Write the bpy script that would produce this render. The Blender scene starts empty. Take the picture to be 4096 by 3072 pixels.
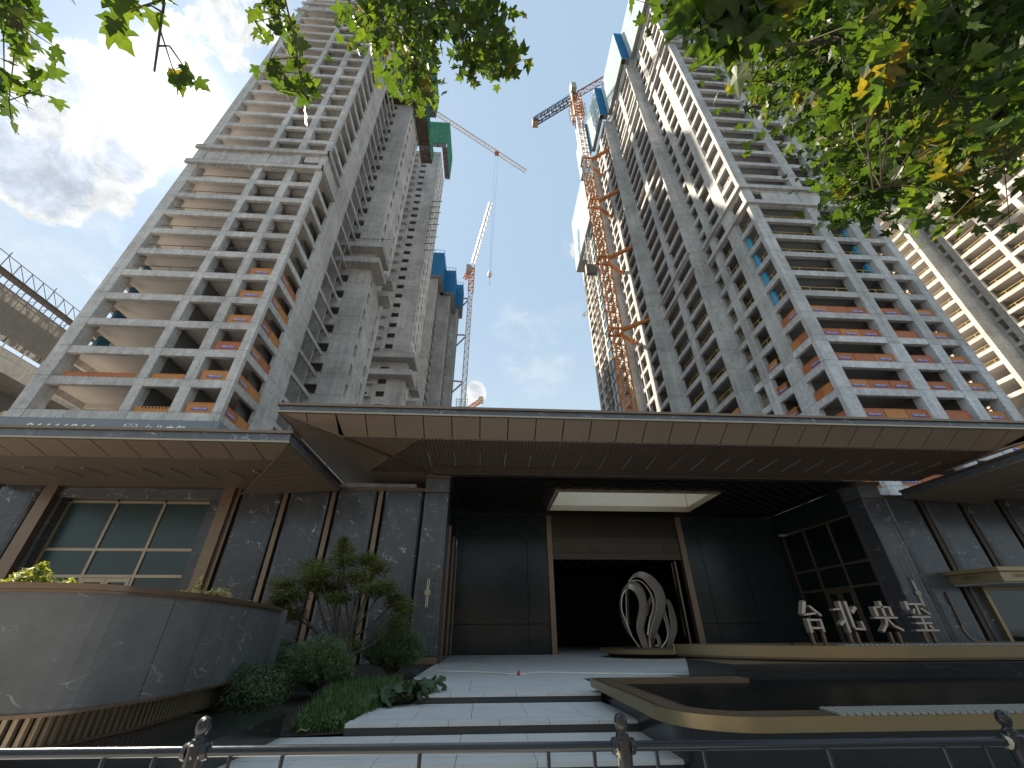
import bpy, math, random
from math import sin, cos, pi, radians, sqrt, atan2, hypot
from mathutils import Vector, Matrix, Euler
RND = random.Random(11)
scene = bpy.context.scene
COL = scene.collection

# ------------------------------------------------------------------ camera
cam_d = bpy.data.cameras.new("camera"); cam = bpy.data.objects.new("camera", cam_d); COL.objects.link(cam)
TH, RO, YA = 0.550298588, -0.004366393, 0.0618405192
fwd = Vector((sin(YA)*cos(TH), cos(YA)*cos(TH), sin(TH)))
rgt = Vector((cos(YA), -sin(YA), 0)); upv = rgt.cross(fwd)
r2 = cos(RO)*rgt + sin(RO)*upv; u2 = -sin(RO)*rgt + cos(RO)*upv
m = Matrix((r2, u2, -fwd)).transposed().to_4x4(); m.translation = Vector((0, 0, 1.5))
cam.matrix_world = m
cam_d.sensor_fit = 'HORIZONTAL'; cam_d.sensor_width = 36.0; cam_d.lens = 36.0*1623.0/4096.0
cam_d.clip_start = 0.05; cam_d.clip_end = 4000
scene.camera = cam

# ------------------------------------------------------------------ light
SUN = Vector((-1.448, 1.0, 2.001)).normalized()
EXPOSURE = 1.5; SKY_STRENGTH = 0.10; SUN_STRENGTH = 5.0
sun_d = bpy.data.lights.new("sun", 'SUN'); sun_d.energy = SUN_STRENGTH; sun_d.angle = radians(0.5); sun_d.color = (1.0, 0.87, 0.70)
sun_o = bpy.data.objects.new("sun", sun_d); COL.objects.link(sun_o)
sun_o.rotation_euler = (-SUN).to_track_quat('-Z', 'Y').to_euler(); sun_o.location = (-60, 40, 90)
vs = scene.view_settings; vs.view_transform = 'Standard'; vs.look = 'None'; vs.gamma = 1.0; vs.use_curve_mapping = False
vs.exposure = EXPOSURE
scene.cycles.max_bounces = 6; scene.cycles.diffuse_bounces = 4; scene.cycles.glossy_bounces = 3
scene.cycles.transmission_bounces = 6; scene.cycles.transparent_max_bounces = 12; scene.cycles.sample_clamp_indirect = 6.0

class G:
    """small node-graph helper"""
    def __init__(s, nt): s.nt = nt
    def n(s, t, ins=None, **pr):
        x = s.nt.nodes.new(t)
        for k, v in pr.items(): setattr(x, k, v)
        for k, v in (ins or {}).items():
            sock = x.inputs[k]
            if isinstance(v, bpy.types.NodeSocket): s.nt.links.new(v, sock)
            elif isinstance(v, bpy.types.Node): s.nt.links.new(v.outputs[0], sock)
            else: sock.default_value = v
        return x
    def m(s, op, a, b=0.0, c=0.0, clamp=False):
        return s.n('ShaderNodeMath', {0: a, 1: b, 2: c}, operation=op, use_clamp=clamp).outputs[0]
    def v(s, op, a, b=(0, 0, 0)):
        x = s.n('ShaderNodeVectorMath', {0: a, 1: b}, operation=op)
        return x.outputs['Value'] if op in ('DOT_PRODUCT', 'LENGTH', 'DISTANCE') else x.outputs[0]
    def ss(s, x, a, b):
        return s.n('ShaderNodeMapRange', {0: x, 1: a, 2: b, 3: 0.0, 4: 1.0}, interpolation_type='SMOOTHSTEP').outputs[0]
    def noise(s, vec, scale, detail=4, rough=0.55, dist=0.0):
        return s.n('ShaderNodeTexNoise', {'Vector': vec, 'Scale': scale, 'Detail': detail, 'Roughness': rough, 'Distortion': dist}).outputs[0]
    def mix(s, f, a, b, blend='MIX'):
        x = s.n('ShaderNodeMix', data_type='RGBA', blend_type=blend)
        for i, v in ((0, f), (6, a), (7, b)):
            if isinstance(v, bpy.types.NodeSocket): s.nt.links.new(v, x.inputs[i])
            else: x.inputs[i].default_value = (v if i == 0 else (tuple(v) + (1,))[:4])
        return x.outputs[2]
    def scale(s, vec, k):
        return s.v('MULTIPLY', vec, k)

world = bpy.data.worlds.new("World"); scene.world = world; world.use_nodes = True
nt = world.node_tree; nt.nodes.clear(); g = G(nt)
sky = g.n('ShaderNodeTexSky', sky_type='NISHITA', sun_disc=False)
sky.sun_elevation = math.asin(SUN.z); sky.sun_rotation = atan2(SUN.x, SUN.y)
sky.air_density = 1.0; sky.dust_density = 1.2; sky.ozone_density = 1.0; sky.altitude = 20
D = g.v('NORMALIZE', g.n('ShaderNodeTexCoord').outputs['Generated'])
# clouds live at real places of the sky: (direction, angular radius, weight)
CLOUDS = [((-.643,.345,.684),4.2,1.0),((-.619,.402,.675),3.6,1.0),((-.689,.399,.605),4.6,1.0),((-.624,.314,.716),3.0,.9),((-.698,.362,.618),5,1.0),((-.682,.307,.664),4,.8),((-.564,.316,.763),2.8,.8),((-.514,.307,.801),3.4,.85),((-.459,.296,.838),3.4,.8),((-.409,.277,.870),3.2,.8),
          ((-.646,.453,.614),2.4,.8),((-.631,.503,.590),1.6,.6),((-.627,.542,.559),2.2,.5),((-.680,.530,.507),3.4,.45),((-.720,.472,.510),4,.35),((-.035,.862,.506),1.7,.95),((-.049,.872,.487),1.3,.8),((.192,.623,.758),1.7,.8),((.199,.597,.777),1.2,.7),
          ((.585,.348,.733),4.5,1.0),((.660,.267,.702),9,1.0),((.534,.318,.783),2.5,.8),((.114,.817,.566),5,.40),((.068,.765,.640),4,.36),((.168,.734,.658),3,.3),((-.099,.838,.536),3,.45)]
mask = None
for d, rad, w in CLOUDS:
    dv = Vector(d).normalized()
    c = g.v('DOT_PRODUCT', D, tuple(dv))
    f = g.m('MULTIPLY', g.ss(c, cos(radians(rad*1.5)), cos(radians(rad*.3))), w)
    mask = f if mask is None else g.m('MAXIMUM', mask, f)
dz = g.n('ShaderNodeSeparateXYZ', {0: D}).outputs[2]
inv = g.m('DIVIDE', 1.0, g.m('MAXIMUM', dz, .08))
P = g.v('MULTIPLY', D, g.n('ShaderNodeCombineXYZ', {0: inv, 1: inv, 2: 1.0}).outputs[0])
warp = g.n('ShaderNodeTexNoise', {'Vector': D, 'Scale': 11.0, 'Detail': 5.0})
Dw = g.v('ADD', D, g.scale(g.v('SUBTRACT', warp.outputs[1], (.5, .5, .5)), (.07, .07, .07)))
n1 = g.noise(Dw, 13.0, 9, .62)
n2 = g.noise(Dw, 45.0, 6, .6)
dens = g.m('ADD', g.m('MULTIPLY', n1, .85), g.m('MULTIPLY', n2, .25))
dens = g.m('SUBTRACT', g.m('ADD', g.m('MULTIPLY', mask, .66), dens), .95)
alpha = g.ss(dens, .0, .14)
core = g.ss(dens, .10, .33)
wisp = g.m('MULTIPLY', g.ss(mask, .08, .5), g.m('MULTIPLY', g.ss(g.noise(g.scale(Dw, (1, 1, 1.8)), 9.0, 8, .6), .42, .70), .32))
alpha = g.m('MAXIMUM', alpha, wisp)
sunD = g.v('DOT_PRODUCT', D, tuple(SUN))
halo = g.m('POWER', g.m('MAXIMUM', sunD, 0.0), 800.0)
halo2 = g.m('POWER', g.m('MAXIMUM', sunD, 0.0), 110.0)
near = g.m('ADD', 1.0, g.m('MULTIPLY', halo2, .25))
skyc = g.n('ShaderNodeVectorMath', {0: sky.outputs[0], 'Scale': SKY_STRENGTH}, operation='SCALE').outputs[0]
skyc = g.v('DIVIDE', skyc, g.v('ADD', g.scale(skyc, (3.2, 2.8, 2.0)), (1.0, 1.0, 1.0)))
haze = g.mix(g.ss(dz, .75, .15), (.455, .62, .82), (.68, .815, .92))
skyc = g.mix(.68, skyc, g.v('MULTIPLY', haze, (.43, .43, .405)))
cl_lit = g.mix(core, (.36, .36, .35), (.235, .26, .305))
shade = g.m('MULTIPLY', g.ss(g.noise(Dw, 17.0, 6, .65), .25, .75), .6)
cl = g.n('ShaderNodeVectorMath', {0: cl_lit, 'Scale': g.m('MULTIPLY', near, g.m('ADD', .70, shade))}, operation='SCALE').outputs[0]
out = g.mix(g.m('MULTIPLY', alpha, .93), skyc, cl)
out = g.mix(1.0, out, g.n('ShaderNodeVectorMath', {0: (1.0, .97, .90), 'Scale': g.m('ADD', g.m('MULTIPLY', halo, 1.3), g.m('MULTIPLY', halo2, .07))}, operation='SCALE').outputs[0], 'ADD')
bg = g.n('ShaderNodeBackground', {0: out, 1: 1.0})
g.n('ShaderNodeOutputWorld', {0: bg})

# ------------------------------------------------------------------ objects
WORLD = {}
class MB:
    def __init__(s): s.v = []; s.f = []
    def add(s, vs_, fs): 
        b = len(s.v); s.v += [tuple(p) for p in vs_]; s.f += [tuple(b+i for i in f) for f in fs]; return s
    def box(s, x0, y0, z0, x1, y1, z1):
        if x0 > x1: x0, x1 = x1, x0
        if y0 > y1: y0, y1 = y1, y0
        if z0 > z1: z0, z1 = z1, z0
        return s.add([(x0,y0,z0),(x1,y0,z0),(x1,y1,z0),(x0,y1,z0),(x0,y0,z1),(x1,y0,z1),(x1,y1,z1),(x0,y1,z1)],
                     [(0,3,2,1),(4,5,6,7),(0,1,5,4),(1,2,6,5),(2,3,7,6),(3,0,4,7)])
    def prism(s, poly, z0, z1):
        a = sum(poly[i][0]*poly[(i+1) % len(poly)][1]-poly[(i+1) % len(poly)][0]*poly[i][1] for i in range(len(poly)))
        if a < 0: poly = poly[::-1]
        n = len(poly)
        return s.add([(x, y, z0) for x, y in poly]+[(x, y, z1) for x, y in poly],
                     [tuple(range(n))[::-1], tuple(range(n, 2*n))]+[(i, (i+1) % n, n+(i+1) % n, n+i) for i in range(n)])
    def quadslab(s, a, b, c, d, t):
        """four corners and a thickness along the face normal (backwards)"""
        a, b, c, d = map(Vector, (a, b, c, d)); nn = (b-a).cross(d-a).normalized()*t
        return s.add([a, b, c, d, a-nn, b-nn, c-nn, d-nn], [(0,1,2,3),(7,6,5,4),(0,4,5,1),(1,5,6,2),(2,6,7,3),(3,7,4,0)])
    def bar(s, p, q, w, h=None):
        p, q = Vector(p), Vector(q); d = (q-p)
        if d.length < 1e-6: return s
        d.normalize(); u = d.cross(Vector((0, 0, 1)))
        if u.length < .05: u = d.cross(Vector((0, 1, 0)))
        u.normalize(); w2 = u.cross(d); h = h or w
        o = [u*(a*w/2)+w2*(b*h/2) for a, b in ((-1,-1),(1,-1),(1,1),(-1,1))]
        return s.add([p+k for k in o]+[q+k for k in o], [(0,1,2,3),(7,6,5,4),(0,4,5,1),(1,5,6,2),(2,6,7,3),(3,7,4,0)])
    def tube(s, pts, r, n=8, caps=True):
        pts = [Vector(p) for p in pts]; rs = r if isinstance(r, (list, tuple)) else [r]*len(pts)
        b = len(s.v); ref = None
        for i, p in enumerate(pts):
            d = (pts[min(i+1, len(pts)-1)]-pts[max(i-1, 0)]).normalized()
            if ref is None:
                ref = d.cross(Vector((0, 0, 1)))
                if ref.length < .05: ref = d.cross(Vector((0, 1, 0)))
            ref = (ref-d*ref.dot(d)).normalized(); w = d.cross(ref)
            for k in range(n):
                a = 2*pi*k/n; s.v.append(tuple(p+(ref*cos(a)+w*sin(a))*rs[i]))
        for i in range(len(pts)-1):
            for k in range(n):
                a0 = b+i*n+k; a1 = b+i*n+(k+1) % n
                s.f.append((a0, a1, a1+n, a0+n))
        if caps:
            s.f.append(tuple(b+k for k in range(n))[::-1]); s.f.append(tuple(b+(len(pts)-1)*n+k for k in range(n)))
        return s
    def lathe(s, c, prof, n=20):
        b = len(s.v); c = Vector(c)
        for r, z in prof:
            for k in range(n): s.v.append((c.x+r*cos(2*pi*k/n), c.y+r*sin(2*pi*k/n), c.z+z))
        for i in range(len(prof)-1):
            for k in range(n):
                a0 = b+i*n+k; a1 = b+i*n+(k+1) % n; s.f.append((a0, a1, a1+n, a0+n))
        s.f.append(tuple(b+k for k in range(n))[::-1]); s.f.append(tuple(b+(len(prof)-1)*n+k for k in range(n)))
        return s
    def mesh(s, name, mat, off=Vector((0, 0, 0)), smooth=False):
        me = bpy.data.meshes.new(name); me.from_pydata([(x-off.x, y-off.y, z-off.z) for x, y, z in s.v], [], s.f)
        if mat: me.materials.append(mat)
        if smooth:
            me.polygons.foreach_set('use_smooth', [True]*len(me.polygons))
            try: me.set_sharp_from_angle(angle=radians(40))
            except Exception: pass
        me.update(); return me
    def build(s, name, mat, parent=None, at=None, smooth=False, bevel=0, **pr):
        off = WORLD[parent.name] if parent else Vector(at or (0, 0, 0))
        o = bpy.data.objects.new(name, s.mesh(name, mat, off, smooth)); COL.objects.link(o)
        if parent: o.parent = parent
        else: o.location = off
        WORLD[o.name] = off.copy()
        if bevel:
            b = o.modifiers.new('bevel', 'BEVEL'); b.width = bevel; b.segments = 2; b.limit_method = 'ANGLE'
        for k, v in pr.items():
            if v: o[k] = v
        return o

def thing(name, loc, label, cat, group=None):
    o = bpy.data.objects.new(name, None); COL.objects.link(o); o.location = loc; o.empty_display_size = .3
    WORLD[o.name] = Vector(loc); o['label'] = label; o['category'] = cat
    if group: o['group'] = group
    return o
def inst(name, me, parent, loc, rot=(0, 0, 0), sc=(1, 1, 1), **pr):
    """an object on shared mesh data; loc in world space"""
    o = bpy.data.objects.new(name, me); COL.objects.link(o)
    if parent: o.parent = parent; o.location = Vector(loc)-WORLD[parent.name]
    else: o.location = loc
    o.rotation_euler = rot; o.scale = sc if isinstance(sc, (tuple, list)) else (sc, sc, sc)
    WORLD[o.name] = Vector(loc)
    for k, v in pr.items():
        if v: o[k] = v
    return o
def text_mesh(body, size, depth, mat, name='lettering', align='LEFT'):
    c = bpy.data.curves.new(name, 'FONT'); c.body = body; c.size = size; c.extrude = depth; c.align_x = align
    c.resolution_u = 2
    o = bpy.data.objects.new(name, c); COL.objects.link(o)
    dg = bpy.context.evaluated_depsgraph_get(); me = bpy.data.meshes.new_from_object(o.evaluated_get(dg))
    bpy.data.objects.remove(o); me.name = name; me.materials.clear(); me.materials.append(mat); return me

# ------------------------------------------------------------------ materials
def newmat(name):
    mt = bpy.data.materials.new(name); mt.use_nodes = True; mt.node_tree.nodes.clear(); return mt, G(mt.node_tree)
def finish(g, bsdf): g.n('ShaderNodeOutputMaterial', {0: bsdf})
def simple(name, col, rough=.6, metal=0.0, var=.12, scale=3.0, bump=0.0, spec=.5, emit=None):
    mt, g = newmat(name); pos = g.n('ShaderNodeNewGeometry').outputs[0]
    n = g.noise(pos, scale, 5, .6)
    f = g.m('ADD', 1-var, g.m('MULTIPLY', n, 2*var))
    c = g.n('ShaderNodeVectorMath', {0: tuple(col), 'Scale': f}, operation='SCALE').outputs[0]
    r = g.m('ADD', rough-.06, g.m('MULTIPLY', g.noise(pos, scale*3, 3), .12))
    b = g.n('ShaderNodeBsdfPrincipled', {'Base Color': c, 'Roughness': r, 'Metallic': metal, 'Specular IOR Level': spec})
    if bump:
        b_ = g.n('ShaderNodeBump', {'Height': g.noise(pos, scale*8, 4), 'Strength': bump, 'Distance': .02}); g.nt.links.new(b_.outputs[0], b.inputs['Normal'])
    finish(g, b); return mt
def concrete(name, col, z0=0.0, st=3.0, dots=0, lines=True, sx=1.0, joint=.34):
    mt, g = newmat(name); pos = g.n('ShaderNodeNewGeometry').outputs[0]
    big = g.ss(g.noise(pos, .22, 4, .6), .28, .72); mid = g.ss(g.noise(pos, 1.7, 6, .65), .28, .72); fine = g.noise(pos, 18, 4, .6)
    streak = g.ss(g.noise(g.scale(pos, (2.6, 2.6, .10)), 1.0, 5, .7), .25, .75)
    f = g.m('ADD', .52, g.m('ADD', g.m('MULTIPLY', big, .36), g.m('ADD', g.m('MULTIPLY', mid, .26), g.m('ADD', g.m('MULTIPLY', streak, .30), g.m('MULTIPLY', fine, .10)))))
    sp = g.n('ShaderNodeSeparateXYZ', {0: pos})
    x, y, z = sp.outputs
    zz = g.m('DIVIDE', g.m('SUBTRACT', z, z0), st)
    fr = g.m('FRACT', zz)
    # each pour has its own tone
    pour = g.n('ShaderNodeTexWhiteNoise', {'W': g.m('FLOOR', g.m('ADD', zz, .25))}, noise_dimensions='1D').outputs[0]
    f = g.m('MULTIPLY', f, g.m('ADD', .93, g.m('MULTIPLY', pour, .14)))
    jl = g.m('LESS_THAN', g.m('ABSOLUTE', g.m('SUBTRACT', fr, .5)), .488)
    f = g.m('MULTIPLY', f, g.m('ADD', 1-joint, g.m('MULTIPLY', jl, joint)))
    if lines:
        h = g.m('ADD', x, y)
        w = g.m('FRACT', g.m('MULTIPLY', h, 5.3*sx))
        ln = g.m('MULTIPLY', g.m('LESS_THAN', w, .12), g.ss(g.noise(g.scale(pos, (1.5, 1.5, .3)), 1.0, 3), .48, .62))
        f = g.m('SUBTRACT', f, g.m('MULTIPLY', ln, .16))
    if dots:
        hx = g.m('SUBTRACT', g.m('FRACT', g.m('DIVIDE', g.m('ADD', x, g.m('MULTIPLY', y, 1.0)), dots)), .5)
        hz = g.m('SUBTRACT', g.m('FRACT', g.m('DIVIDE', g.m('SUBTRACT', z, z0-.38), st/6)), .5)
        d2 = g.m('ADD', g.m('POWER', g.m('MULTIPLY', hx, dots), 2.0), g.m('POWER', g.m('MULTIPLY', hz, st/6), 2.0))
        on = g.m('MULTIPLY', g.m('LESS_THAN', d2, .0016), g.m('GREATER_THAN', g.noise(pos, 1.1, 2), .44))
        f = g.m('MULTIPLY', f, g.m('SUBTRACT', 1.0, g.m('MULTIPLY', on, .72)))
    c = g.n('ShaderNodeVectorMath', {0: tuple(col), 'Scale': f}, operation='SCALE').outputs[0]
    c = g.mix(g.m('MULTIPLY', g.ss(g.noise(pos, .55, 5, .7), .56, .72), .30), c, (.30, .27, .22))
    b = g.n('ShaderNodeBsdfPrincipled', {'Base Color': c, 'Roughness': .9, 'Specular IOR Level': .25})
    bp = g.n('ShaderNodeBump', {'Height': g.m('ADD', g.m('MULTIPLY', mid, .6), streak), 'Strength': .35, 'Distance': .05}); g.nt.links.new(bp.outputs[0], b.inputs['Normal'])
    finish(g, b); return mt
def marble(name, col, vein, rough=.16, vs=1.0, amount=1.0, spec=.42):
    mt, g = newmat(name); pos = g.n('ShaderNodeNewGeometry').outputs[0]
    oi = g.n('ShaderNodeObjectInfo').outputs['Random']
    off = g.n('ShaderNodeCombineXYZ', {0: g.m('MULTIPLY', oi, 37.0), 1: g.m('MULTIPLY', oi, 11.0), 2: g.m('MULTIPLY', oi, 23.0)}).outputs[0]
    p = g.v('ADD', g.scale(pos, (vs, vs, vs)), off)
    p = g.v('ADD', p, g.scale(g.n('ShaderNodeTexNoise', {'Vector': p, 'Scale': .8, 'Detail': 2.0}).outputs[1], (.55, .55, .55)))
    r1 = g.m('ABSOLUTE', g.m('SUBTRACT', g.noise(g.v('ADD', g.scale(p, (.9, .9, 1.5)), g.n('ShaderNodeCombineXYZ', {0: g.m('MULTIPLY', g.n('ShaderNodeSeparateXYZ', {0: p}).outputs[2], .9)}).outputs[0]), .9, 3, .5), .5))
    r2_ = g.m('ABSOLUTE', g.m('SUBTRACT', g.noise(g.scale(p, (.8, .8, 2.4)), 2.0, 3, .5), .5))
    v1 = g.m('MULTIPLY', g.ss(r1, .009, .0), g.ss(g.noise(p, 1.3, 3), .50, .60))
    v2 = g.m('MULTIPLY', g.ss(r2_, .008, .0), g.ss(g.noise(p, 2.2, 3), .54, .64))
    vv = g.m('MULTIPLY', g.m('MAXIMUM', v1, g.m('MULTIPLY', v2, .7)), amount)
    cloud = g.noise(p, 2.2, 6, .7)
    base = g.n('ShaderNodeVectorMath', {0: tuple(col), 'Scale': g.m('ADD', .55, g.m('MULTIPLY', cloud, .9))}, operation='SCALE').outputs[0]
    c = g.mix(vv, base, vein)
    b = g.n('ShaderNodeBsdfPrincipled', {'Base Color': c, 'Roughness': g.m('ADD', rough, g.m('MULTIPLY', g.noise(pos, 5, 4), .10)), 'Specular IOR Level': spec})
    finish(g, b); return mt
def leafmat(name, cols, trans=.5, rough=.45, tcol=None):
    mt, g = newmat(name); oi = g.n('ShaderNodeObjectInfo').outputs['Random']; geo = g.n('ShaderNodeNewGeometry')
    pos = geo.outputs[0]
    rn = g.n('ShaderNodeTexWhiteNoise', {'Vector': g.v('SNAP', pos, (.13, .13, .13))}).outputs[0]
    t = g.m('FRACT', g.m('ADD', oi, g.m('MULTIPLY', g.noise(pos, 1.6, 3), 1.4)))
    c = g.mix(g.ss(t, .25, .75), cols[0], cols[1])
    c = g.mix(g.m('MULTIPLY', g.ss(g.noise(pos, 3.1, 3), .60, .70), .8), c, cols[2])
    vein = g.ss(g.noise(pos, 40, 3), .3, .7)
    c = g.n('ShaderNodeVectorMath', {0: c, 'Scale': g.m('ADD', .8, g.m('MULTIPLY', vein, .4))}, operation='SCALE').outputs[0]
    b = g.n('ShaderNodeBsdfPrincipled', {'Base Color': c, 'Roughness': rough, 'Specular IOR Level': .3})
    tc = g.mix(1.0, c, tcol or (1.6, 1.7, .7), 'MULTIPLY')
    tr = g.n('ShaderNodeBsdfTranslucent', {'Color': tc})
    finish(g, g.n('ShaderNodeMixShader', {0: trans, 1: b, 2: tr})); return mt
def sheet(name, col, trans=.5, alpha=.0, tone=.12, mesh=0.0, dirx=(1, 1, 0)):
    """thin cloth or perforated sheet: diffuse + light coming through, some of it open"""
    mt, g = newmat(name); pos = g.n('ShaderNodeNewGeometry').outputs[0]
    n = g.noise(pos, .9, 5, .65); c = g.n('ShaderNodeVectorMath', {0: tuple(col), 'Scale': g.m('ADD', 1-tone, g.m('MULTIPLY', n, 2*tone))}, operation='SCALE').outputs[0]
    d = g.n('ShaderNodeBsdfDiffuse', {0: c}); t = g.n('ShaderNodeBsdfTranslucent', {0: c})
    s1 = g.n('ShaderNodeMixShader', {0: trans, 1: d, 2: t}); tp = g.n('ShaderNodeBsdfTransparent')
    a = alpha
    if mesh:
        a = g.m('MULTIPLY', g.ss(g.noise(g.scale(pos, (mesh, mesh, mesh*.5)), 1.0, 2), .42, .60), alpha*2)
    finish(g, g.n('ShaderNodeMixShader', {0: a, 1: s1, 2: tp})); return mt

M = {}
M['conL'] = concrete('concrete_left', (.50, .475, .445), 16.4, 3.07, dots=.62)
M['conL2'] = concrete('concrete_left_back', (.40, .385, .36), 16.4, 3.07, dots=.0, sx=.8)
M['conR'] = concrete('concrete_right', (.43, .425, .41), 28.26, 2.9)
M['conRlow'] = concrete('concrete_right_low', (.56, .56, .555), 28.26, 2.9, dots=.62)
M['conC'] = concrete('concrete_far_right', (.50, .475, .43), 82.95, 2.9)
M['conDark'] = concrete('concrete_dark', (.23, .225, .22), 28.26, 2.9, lines=False)
M['slab'] = simple('bounce_lit_slab_soffit', (.60, .56, .52), .9, var=.14, scale=.5)  # bounced light on the slab undersides is painted into this paler tone
M['slabR'] = simple('grey_slab_soffit', (.34, .335, .33), .9, var=.16, scale=.5)
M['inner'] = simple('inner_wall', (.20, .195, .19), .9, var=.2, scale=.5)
M['conB'] = concrete('concrete_rear_towers', (.33, .325, .315), 16.4, 3.07)
M['orange'] = simple('orange_board', (.42, .13, .045), .65, var=.25, scale=1.6)
M['orange2'] = simple('ochre_board', (.50, .20, .05), .65, var=.2, scale=1.6)
M['blueflat'] = simple('blue_print', (.045, .11, .50), .6)
M['whiteflat'] = simple('white_print', (.75, .76, .78), .6, var=.05)
M['bluepanel'] = simple('blue_panel', (.05, .33, .55), .5, var=.12)
M['bluedark'] = simple('blue_column_paint', (.03, .12, .19), .6, var=.2)
M['netC'] = sheet('cyan_net', (.72, .83, .86), .6, .16, .12, mesh=3.0)
M['netG'] = sheet('green_net', (.075, .24, .17), .4, .10, .3, mesh=2.0)
M['netB'] = sheet('blue_net', (.045, .20, .40), .3, .04, .2)
M['netGrey'] = sheet('grey_net', (.34, .33, .31), .45, .12, .2, mesh=1.2)
M['bluestrip'] = simple('blue_steel', (.04, .17, .32), .5, var=.3)
M['steelpole'] = simple('scaffold_steel', (.12, .105, .095), .6, .3)
M['rusty'] = simple('rusty_pole', (.085, .055, .04), .75)
M['yellow'] = simple('yellow_rail', (.55, .38, .08), .5, var=.3, scale=9)
M['orangeS'] = simple('orange_crane_steel', (.55, .20, .035), .55, var=.3, scale=.6)
M['whiteS'] = simple('pale_crane_steel', (.55, .50, .47), .55, var=.2, scale=.6)
M['redS'] = simple('faded_red_steel', (.36, .15, .10), .55, var=.2)
M['darkS'] = simple('dark_crane_steel', (.04, .05, .10), .5, var=.2)
M['cabgrey'] = simple('cab_paint', (.30, .29, .24), .5)
M['ballast'] = simple('ballast_block', (.34, .22, .14), .8)
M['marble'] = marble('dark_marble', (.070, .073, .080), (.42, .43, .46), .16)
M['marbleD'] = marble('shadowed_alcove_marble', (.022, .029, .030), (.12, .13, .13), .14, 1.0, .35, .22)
M['marble2'] = marble('fascia_marble', (.10, .108, .12), (.5, .5, .52), .25)
M['stone'] = marble('grey_stone_cladding', (.112, .113, .114), (.36, .36, .36), .52, .9, .7)
M['blackstone'] = marble('black_polished_stone', (.022, .024, .024), (.12, .12, .12), .14, .6, .25)
M['bronze'] = simple('bronze', (.20, .14, .095), .40, .6, .10, 1.2)
M['bronzeL'] = simple('pale_bronze', (.36, .29, .205), .42, .65, .10, 1.2)
M['soffit'] = simple('soffit_panel', (.36, .27, .195), .5, .25, .10, .7)
M['rib'] = simple('soffit_rib', (.25, .17, .125), .5, .25, .12, .7)
M['gold'] = simple('brass_rim', (.30, .23, .125), .38, .75, .08, .8)
M['sculpt'] = simple('brushed_bronze', (.50, .42, .35), .42, .7, .07, 1.5)
M['comb'] = simple('comb_stone', (.30, .29, .255), .6, var=.06)
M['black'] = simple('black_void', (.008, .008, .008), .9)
M['lighttrim'] = simple('pale_trim', (.42, .40, .36), .6, var=.06)
M['bronzeD'] = simple('shaded_bronze', (.07, .05, .036), .45, .5, .1, 1.2)  # bronze with the shade of the gate and right-hand slots put into its colour
M['cream'] = simple('cream_panel', (.80, .69, .53), .6, var=.05)
M['asphalt'] = simple('asphalt', (.09, .09, .09), .9, var=.2, scale=2, bump=.3)
M['paving'] = simple('granite_paving', (.58, .57, .545), .62, var=.16, scale=2.3, bump=.08)
M['riser'] = simple('riser_stone', (.055, .052, .050), .5, var=.2, scale=2)
M['soil'] = simple('soil', (.035, .027, .02), .95, var=.3, scale=6, bump=.5)
M['rail'] = simple('dark_rail_paint', (.035, .040, .048), .22, .5, .15, 8)
M['hose'] = simple('white_hose', (.62, .60, .54), .6)
M['red'] = simple('red_fitting', (.45, .02, .02), .5)
M['bark'] = simple('bark', (.10, .085, .065), .9, var=.35, scale=14, bump=.6)
M['twig'] = simple('twig', (.075, .06, .035), .8, var=.3, scale=20)
M['signgrey'] = simple('sign_grey', (.17, .19, .205), .5, var=.06)
M['signwhite'] = simple('sign_white', (.78, .78, .74), .5, var=.03)
M['street'] = simple('opposite_wall', (.26, .23, .20), .8, var=.2, scale=.3)
M['tube'] = simple('lamp_tube', (.75, .75, .72), .35, var=.04)
M['ceil'] = simple('ceiling_tile', (.050, .042, .036), .42, .3, .12, 1)
def glass(name, col, rough=.05, mixv=.85):
    mt, g = newmat(name); pos = g.n('ShaderNodeNewGeometry').outputs[0]
    b = g.n('ShaderNodeBsdfPrincipled', {'Base Color': tuple(col)+(1,), 'Roughness': rough, 'Specular IOR Level': .5})
    finish(g, b); return mt
M['glassT'] = glass('teal_glass', (.022, .050, .050), .25)
M['glassD'] = glass('dark_glass', (.006, .010, .010), .05)
M['glassB'] = glass('blue_window_glass', (.06, .17, .26), .1)
def water():
    mt, g = newmat('water'); pos = g.n('ShaderNodeNewGeometry').outputs[0]
    b = g.n('ShaderNodeBsdfPrincipled', {'Base Color': (.004, .006, .007, 1), 'Roughness': .30, 'IOR': 1.33, 'Specular IOR Level': .08})
    bp = g.n('ShaderNodeBump', {'Height': g.noise(pos, 3.0, 3), 'Strength': .04, 'Distance': .02}); g.nt.links.new(bp.outputs[0], b.inputs['Normal'])
    finish(g, b); return mt
M['water'] = water()
def chipped():
    mt, g = newmat('chipped_post_paint'); tc = g.n('ShaderNodeTexCoord').outputs['Object']
    n = g.noise(g.scale(tc, (1, 1, .6)), 17, 4, .6)
    chip = g.ss(n, .60, .615)
    c = g.mix(chip, (.028, .030, .034), (.52, .46, .36))
    finish(g, g.n('ShaderNodeBsdfPrincipled', {'Base Color': c, 'Roughness': g.m('ADD', .25, g.m('MULTIPLY', chip, .5)), 'Metallic': g.m('MULTIPLY', g.m('SUBTRACT', 1.0, chip), .3)})); return mt
M['post'] = chipped()
M['leafA'] = leafmat('plane_leaf', ((.028, .056, .014), (.048, .080, .016), (.14, .11, .022)), .42, tcol=(3.0, 2.75, .8))
M['leafM'] = leafmat('maple_leaf', ((.13, .15, .06), (.18, .18, .07), (.22, .16, .08)), .4)
M['leafJ'] = leafmat('shrub_leaf', ((.12, .17, .085), (.16, .20, .105), (.19, .23, .13)), .3)
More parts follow.
